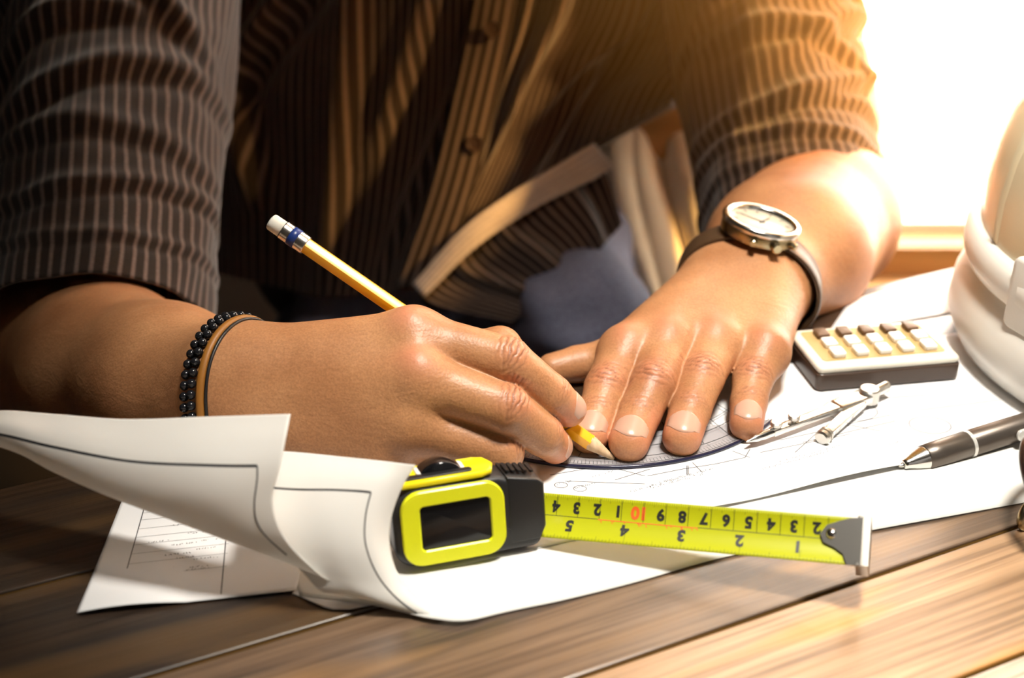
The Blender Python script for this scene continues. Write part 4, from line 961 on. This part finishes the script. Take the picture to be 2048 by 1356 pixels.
V = MB(); prism(V, rrect(26, 34, 4, 5), ell(97, PI*1.12, 1, 1.12, 50), (-math.sin(PI*1.12), math.cos(PI*1.12), 0), (0, 0, 1), (math.cos(PI*1.12), math.sin(PI*1.12), 0), 6, 2); V.build('accessory_slot', M['hat_white'], hat, sharp=40)
# ------------------------------------------------------------------ pen
pt = P(1797, 933, 2.4); pe = P(1935, 880, 6.6); ap = nrm(pe-pt); ap = nrm(np.array([ap[0], ap[1], ap[2]*.35+.012]))
pen = thing('ballpoint_pen', pt, 'grey ballpoint pen with a silver cone tip lying on the sheet at the right', 'pen')
M['gunmetal'] = mat('gunmetal', (.16, .135, .115), .33, .75); add_bump(M['gunmetal'], 900, .12)
M['pen_ring'] = mat('pen_ring', (.85, .84, .80), .2, .4)
s_ = np.linalg.norm(P(1935, 880, 6.6)-pt)
print('pen', s_)
lathe(MB(), pt, ap, [(0, .25), (.5, .45), (1.6, .9), (2.6, 1.15)], 16).build('writing_point', M['chrome2'], pen)
lathe(MB(), pt, ap, [(2.4, 1.3), (2.6, 1.9), (4.2, 2.2), (8, 3.7), (12.6, 5.1), (12.9, 5.2)], 32).build('cone_tip', M['chrome'], pen)
lathe(MB(), pt, ap, [(12.8, 5.1), (13.1, 5.45), (20, 5.7), (s_-1.2, 5.85), (s_-.6, 5.6)], 40).build('grip', M['gunmetal'], pen)
lathe(MB(), pt, ap, [(s_-.8, 5.5), (s_-.7, 6.0), (s_+.9, 6.0), (s_+1.0, 5.5)], 40).build('ring', M['pen_ring'], pen, sharp=40)
lathe(MB(), pt, ap, [(s_+.9, 5.6), (s_+1.2, 5.8), (s_+50, 5.6), (s_+86, 5.0), (s_+87, 4.4)], 40).build('barrel', M['gunmetal'], pen)
lathe(MB(), pt, ap, [(s_+86.5, 3.0), (s_+96, 3.0), (s_+97, 2.4)], 24).build('push_button', M['chrome'], pen)
cd_ = nrm(np.cross(ap, z3)); cb = nrm(cd_*.95+z3*.25); cs = nrm(np.cross(ap, cb))
mb = MB(); prism(mb, rrect(46, 5.0, 2.3, 5, 23, 0), pt+ap*(s_+20)+cb*6.4, ap, cs, cb, 1.8, .6); clip = mb.build('clip', M['pen_ring'], pen, sharp=40)
mb = MB(); prism(mb, rrect(5, 4, 1, 3), pt+ap*(s_+62)+cb*4.8, ap, cs, cb, 2.5, .3); mb.build('clip_post', M['chrome'], clip, sharp=40)
# ------------------------------------------------------------------ eyeglasses, mostly past the right edge
gl = thing('eyeglasses', P(2085, 1010, 2), 'dark thick-rimmed eyeglasses lying at the right edge of the sheet', 'glasses')
M['lens'] = mat('spectacle_lens', (1, 1, 1), .03); 
nt = M['lens'].node_tree; t_ = N(M['lens'], 'ShaderNodeBsdfTransparent'); g_ = N(M['lens'], 'ShaderNodeBsdfGlossy'); g_.inputs['Roughness'].default_value = .03; m_ = N(M['lens'], 'ShaderNodeMixShader'); m_.inputs[0].default_value = .12
L(M['lens'], t_.outputs[0], m_.inputs[1]); L(M['lens'], g_.outputs[0], m_.inputs[2]); L(M['lens'], m_.outputs[0], nt.nodes['Material Output'].inputs[0])
M['frame'] = mat('frame_dark', (.02, .012, .010), .15)
gc1 = P(2110, 968, 17); gx = nrm(np.array([.45, .89, 0])); gz = nrm(np.array([-.62, .30, .72])); 
gz = nrm(gz-gx*(gz@gx)); gn = np.cross(gx, gz)
rim = lambda c, w, h: [c+gx*(w*math.cos(t)*(1+.06*math.cos(2*t)))+gz*(h*math.sin(t)) for t in np.linspace(0, 2*PI, 48)[:-1]]
for k, c in enumerate((gc1, gc1+gx*64)):
    r1 = rim(c, 24, 18.5); tube(MB(), r1, 2.3, 10, closed=True, hint=gn).build('rim', M['frame'], gl)
    mb = MB(); n1 = len(r1); mb.add([q for q in r1]+[q+gn*1.2 for q in r1], [tuple(range(n1))[::-1], tuple(range(n1, 2*n1))]); mb.build('lens', M['lens'], gl, smooth=False)
tube(MB(), catmull([gc1+gx*24+gz*5, gc1+gx*32+gz*8.5, gc1+gx*40+gz*5], 12), 2.0, 8, hint=gn).build('bridge', M['frame'], gl)
for c, s in ((gc1-gx*24, -1), (gc1+gx*88, 1)):
    bse = c+gz*6; q0 = bse; q1 = bse+gn*14*(1 if gn[0] > 0 else -1)
    g2 = np.array([1, -.15, 0]); tp = [q0, q0+nrm(g2)*6, at_z(q0+nrm(g2)*60, max(3, q0[2]*.6)), at_z(q0+nrm(g2)*120, 3.0), at_z(q0+nrm(g2)*140+np.array([4, 0, 0]), 2.5)]
    tube(MB(), catmull(tp, 30), 1.9, 8).build('temple', M['frame'], gl)
# a second pair of small rings: key ring behind the sheet edge
kr = thing('key_ring', P(2046, 1030, 2), 'small dark metal ring at the right edge below the sheet', 'ring')
kc = P(2058, 1030, 5.0); tube(MB(), [kc+4.6*(math.cos(t)*np.array([.8, .5, .2])+math.sin(t)*np.array([0, .25, .95])) for t in np.linspace(0, 2*PI, 40)[:-1]], 1.7, 10, closed=True).build('ring', M['bronze'], kr)
# ------------------------------------------------------------------ tape measure
bd = nrm(np.array([1, .30, 0])); fn = np.array([bd[1], -bd[0], 0.])          # body direction, face normal (towards the camera)
tilt = math.radians(12); bu = nrm(z3*math.cos(tilt)-fn*math.sin(tilt)*-0.0+fn*(-math.sin(tilt))); fn2 = nrm(np.cross(bd, bu));
if fn2@FWD > 0: fn2 = -fn2
Bo = P(796, 1146, 3.6)   # lower left corner of the face
tape = thing('tape_measure', Bo, 'black and neon yellow tape measure standing on the papers, blade pulled out to the right', 'tape measure')
TL, TH, TT = 56.0, 30.8, 16.5
def outline(w, h, r, n=8, nose=True):
    # body side view: rounded back, squared nose with a cut lower corner
    pts = []
    for (cx, cy, rr, a0, a1) in ((w*.30*0+r, r, r, 180, 270), (w-5, 5, 5, 270, 325)):
        for k in range(n+1):
            a = math.radians(a0+(a1-a0)*k/n); pts.append((cx+rr*math.cos(a), cy+rr*math.sin(a)))
    pts += [(w, 8), (w, h*.80), (w-1.2, h*.86), (w-13, h*.93), (w-16, h*.97)]
    for k in range(n+1):
        a = math.radians(90+90*k/n); pts.append((r*1.3+r*1.3*math.cos(a), h-r*1.3+r*1.3*math.sin(a)))
    return pts
back = -fn2
oB = Bo+back*1.0
prism(MB(), outline(TL, TH, 8), oB, bd, bu, back, TT, 2.2) if False else None
mb = MB(); o_ = outline(TL, TH, 8); prism(mb, o_[::1], oB+back*TT, bd, bu, fn2, TT, 2.4, 4); mb.build('body', M['black'], tape, sharp=35)
# nose block, a little proud with ribs
mb = MB(); prism(mb, [(TL-13, 3), (TL-1.5, 3), (TL+1.0, 8), (TL+1.0, TH*.80), (TL-1.0, TH*.87), (TL-13, TH*.95)], oB+back*(TT+.4), bd, bu, fn2, TT+.8, 1.2); mb.build('nose', M['black'], tape, sharp=35)
mb = MB()
for k in range(5): prism(mb, rrect(1.3, TT-8, .5, 3), oB+back*(TT/2)+bd*(TL-11.5+k*2.3)+bu*(TH*.955-k*.34), bd, back, bu, .9)
mb.build('grip_rib', M['black'], tape, sharp=35)
# neon ring on the side face and its dark window
fw, fh = 38.5, 28.6; fc = (22, 15.2)
mb = MB(); ring_prism(mb, rrect(fw, fh, 7.5, 8, *fc), rrect(fw-12.4, fh-11.6, 1.6, 8, fc[0]+.8, fc[1]), oB+fn2*(-.3), bd, bu, fn2, 1.9); mb.build('neon_ring', M['neon'], tape, sharp=40)
mb = MB(); prism(mb, rrect(fw-12.2, fh-11.2, 1.6, 6, fc[0]+.8, fc[1]), oB+fn2*(-.2), bd, bu, fn2, .9, .4); mb.build('window_panel', M['black_gloss'], tape, sharp=40)
# yellow cap over the top and the black lock
mb = MB(); prism(mb, [(4, 0), (34, 0), (38, 2), (40, TT*.5), (38, TT-2), (34, TT), (4, TT)], oB+bu*(TH-.2)-bd*0, bd, back, bu, 2.6, 1.1)
top = mb.build('top_cap', M['yellow'], tape, sharp=35)
mb = MB(); prism(mb, rrect(30, 4, 1.5, 4, 16, 3.6), oB+bu*(TH+2.2), bd, back, bu, .8, .3); mb.build('cap_groove', M['black'], top, sharp=35)
mb = MB()
lk = [(x, 3.6*math.sin(PI*min(1, max(0, x/16)))**.7) for x in np.linspace(0, 16, 12)][::-1]
mb2 = MB(); prism(mb2, [(0, 0), (16, 0)]+lk[1:-1], oB+bu*(TH+2.6)+bd*12+back*(TT*.80), bd, bu, fn2, 8, .8); mb2.build('lock_button', M['black_gloss'], tape, sharp=35)
mb = MB(); prism(mb, rrect(18, 8, 2, 5, 20, TT*.55), oB+bu*(TH+1.9), bd, back, bu, 1.2, .5); mb.build('lock_plate', M['white_plastic'], top, sharp=35, label='white plate under the lock button')
# ---- blade, concave side up, turned towards the camera
b0 = R(1058, 1030, 484); b1 = R(1717, 1087, 447)
bdv = nrm(b1-b0); BLn = np.linalg.norm(b1-b0); BW = 17.2
toc = nrm(CAM-(b0+b1)/2); upn = nrm(z3-bdv*(z3@bdv)); tn = nrm(toc-bdv*(toc@bdv)); bn = nrm(upn*.45+tn*.85)
bs_ = np.cross(bn, bdv)
if bs_[2] < 0: bs_ = -bs_           # across the blade, pointing to its upper edge
def bl(x, y, off=0.0):
    """x along the blade from the nose, y across (-1 lower, 1 upper)"""
    sag = 1.2*math.sin(PI*min(1, max(0, x/BLn)))*0; curve = 2.0*y*y
    return b0+bdv*x+bs_*(y*BW/2)+bn*(curve+off)-z3*sag
M['blade'] = mat('blade_yellow', (.46, .48, .008), .28); bsdf(M['blade']).inputs['Coat Weight'].default_value = .3
M['dark_steel'] = mat('dark_steel', (.30, .28, .25), .42, 1.0); M['blade_ink'] = mat('blade_ink', (.02, .02, .018), .4); M['blade_red'] = mat('blade_red', (.80, .13, .02), .4)
nx_, ny_ = 60, 14
xs = np.linspace(-10, BLn, nx_); ys = np.linspace(-1, 1, ny_)
G = np.array([[bl(x, y) for y in ys] for x in xs]); 
if (normals(G).mean((0, 1))@bn) < 0: G = G[:, ::-1]
bladeo = thick_patch('blade', G, M['blade'], tape, th=.3)
cmu = (px(bl(BLn, 0))[0]-0)
# centimetre pitch so that fifteen centimetres reach the nose
CP = BLn/14.55
def bstroke(mb, x0, y0, x1, y1, w, off=.05):
    a, b = bl(x0, y0, off), bl(x1, y1, off); t = nrm(b-a); s = nrm(np.cross(t, bn))*w/2; mb.add([a-s, b-s, b+s, a+s], [(0, 1, 2, 3)])
kk = MB(); rd = MB()
zero = BLn+1.5
def div_rows(x0, x1, y, w, mbx, n=24):
    for k in range(n): bstroke(mbx, x0+(x1-x0)*k/n, y, x0+(x1-x0)*(k+1)/n, y, w)
YM = .08
xr0, xr1 = zero-7.0*CP, zero-11.5*CP
div_rows(-2, xr1, YM, .22, kk, 12); div_rows(xr0, BLn-10, YM, .22, kk, 20); div_rows(xr1, xr0, YM-.02, .35, rd)
for k in range(0, 156):
    x = zero-k*CP/10
    if x < 0 or x > BLn-1: continue
    major = k % 10 == 0; half = k % 5 == 0
    if major: bstroke(kk, x-.45*CP, .95, x-.45*CP+.0, YM, .16) 
    bstroke(kk, x, 1.0, x, .86 if not half else .78, .10)
INCH = 2.54*CP
for k in range(0, 100):
    x = zero-k*INCH/16
    if x < 0 or x > BLn-1: continue
    l = .55 if k % 16 == 0 else .30 if k % 8 == 0 else .22 if k % 4 == 0 else .15
    bstroke(kk, x, -1.0, x, -1.0+l*.9, .12)
for k in range(14):
    x = xr1+(xr0-xr1)*rnd.random(); bstroke(rd, x, YM-.02, x+.5, YM-.02-.14*rnd.random()-.05, .3)
kk.build('graduation', M['blade_ink'], bladeo, smooth=False, kind='stuff'); rd.build('red_line', M['blade_red'], bladeo, smooth=False, kind='stuff')
def glyph(txt, x, y, size, m, bold=.0):
    cu = bpy.data.curves.new('g', 'FONT'); cu.body = txt; cu.size = 1.0; cu.align_x = 'CENTER'; cu.align_y = 'CENTER'; cu.offset = bold; cu.resolution_u = 3
    to = bpy.data.objects.new('g', cu); COL.objects.link(to); bpy.context.view_layer.update()
    me = to.to_mesh(); V = [tuple(v.co) for v in me.vertices]; F = [tuple(p.vertices) for p in me.polygons]; to.to_mesh_clear(); bpy.data.objects.remove(to); bpy.data.curves.remove(cu)
    W_ = [bl(x-p[0]*size, y-p[1]*size/(BW/2), .09) for p in V]     # printed upside down as seen from here
    return mk('numeral', W_, F, m, bladeo, smooth=False)
cmn = {2: '2', 3: '3', 4: '4', 5: '5', 6: '6', 7: '7', 8: '8', 9: '9', 10: '10', 11: '1', 12: '2', 13: '3', 14: '4', 15: '5'}
for k, s in cmn.items():
    x = zero-k*CP*.965
    if k == 15: x = 2.2
    glyph(s, x, .50, 5.6 if k != 10 else 6.2, M['blade_red'] if k == 10 else M['blade_ink'], .05)
for k in range(1, 6):
    x = zero-k*INCH+(-.5 if k > 1 else -1)
    if x > 1: glyph(str(k), x, -.32 if k > 1 else -.36, 6.0, M['blade_ink'], .05)
# ---- end hook with two rivets
hk = MB()
P_ = [(BLn-11, .62), (BLn-7, .80), (BLn-3, .95), (BLn+1.2, 1.0), (BLn+1.2, -1.05), (BLn-3.5, -1.05), (BLn-5.0, -.55), (BLn-8, -.30), (BLn-12, -.10), (BLn-13.2, .25)]
V = [bl(x, y, .35) for (x, y) in P_]+[bl(x, y, .95) for (x, y) in P_]; n = len(P_)
F = [tuple(range(n)), tuple(range(2*n-1, n-1, -1))]+[(i, i+n, (i+1) % n+n, (i+1) % n) for i in range(n)]
hook = mk('end_hook', V, F, M['chrome2'], tape, sharp=30, smooth=False)
he = MB(); hb = bl(BLn+.6, 0)
prism(he, [(-9.3, -7.2), (8.6, -8.2), (9.4, 2.4), (-8.8, 3.0)], hb-bdv*1.2, bs_, bn, bdv, 4.6, .5); he.build('hook_lip', M['dark_steel'], hook, sharp=30)
sl_ = MB(); prism(sl_, rrect(9, 1.6, .7, 4, 0, -2.5), hb+bdv*3.2, bs_, bn, bdv, .3); sl_.build('hook_slot', M['black'], hook, sharp=30)
for (x, y) in ((BLn-9.2, .28), (BLn-4.2, .30)):
    mb = MB(); lathe(mb, bl(x, y, .5), bn, [(0, 2.1), (1.0, 2.0), (1.5, 1.4), (1.8, .4)], 18); mb.build('rivet', M['chrome'], hook)
# dark mouth the blade comes out of
mb = MB(); prism(mb, rrect(4, 19, 1.5, 4), bl(-6.2, 0), bn, bs_, bdv, 7.2, .5); mb.build('blade_mouth', M['black'], tape, sharp=40)
# ------------------------------------------------------------------ added orange volume imitating lens flare over the sleeve
hz = bpy.data.materials.new('flare_wash'); hz.use_nodes = True; nt = hz.node_tree; nt.nodes.clear()
ou = nt.nodes.new('ShaderNodeOutputMaterial'); vs = nt.nodes.new('ShaderNodeVolumeScatter'); vs.inputs['Color'].default_value = (1, .50, .13, 1); vs.inputs['Anisotropy'].default_value = .35
tc = nt.nodes.new('ShaderNodeTexCoord'); mp = nt.nodes.new('ShaderNodeMapping'); mp.vector_type = 'TEXTURE'
mp.inputs['Location'].default_value = (.25, .33, .40); mp.inputs['Scale'].default_value = (.42, .26, .46)
gt = nt.nodes.new('ShaderNodeTexGradient'); gt.gradient_type = 'SPHERICAL'; mu = nt.nodes.new('ShaderNodeMath'); mu.operation = 'MULTIPLY'; mu.inputs[1].default_value = 8.0
nt.links.new(tc.outputs['Object'], mp.inputs[0]); nt.links.new(mp.outputs[0], gt.inputs[0]); nt.links.new(gt.outputs['Fac'], mu.inputs[0]); nt.links.new(mu.outputs[0], vs.inputs['Density'])
va = nt.nodes.new('ShaderNodeVolumeAbsorption'); va.inputs['Color'].default_value = (1, .50, .13, 1); ad = nt.nodes.new('ShaderNodeAddShader')
nt.links.new(mu.outputs[0], va.inputs['Density']); nt.links.new(vs.outputs[0], ad.inputs[0]); nt.links.new(va.outputs[0], ad.inputs[1]); nt.links.new(ad.outputs[0], ou.inputs['Volume'])
bx(MB(), (-170, 70, -60), (670, 590, 860)).build('flare_wash', hz, kind='stuff', smooth=False)
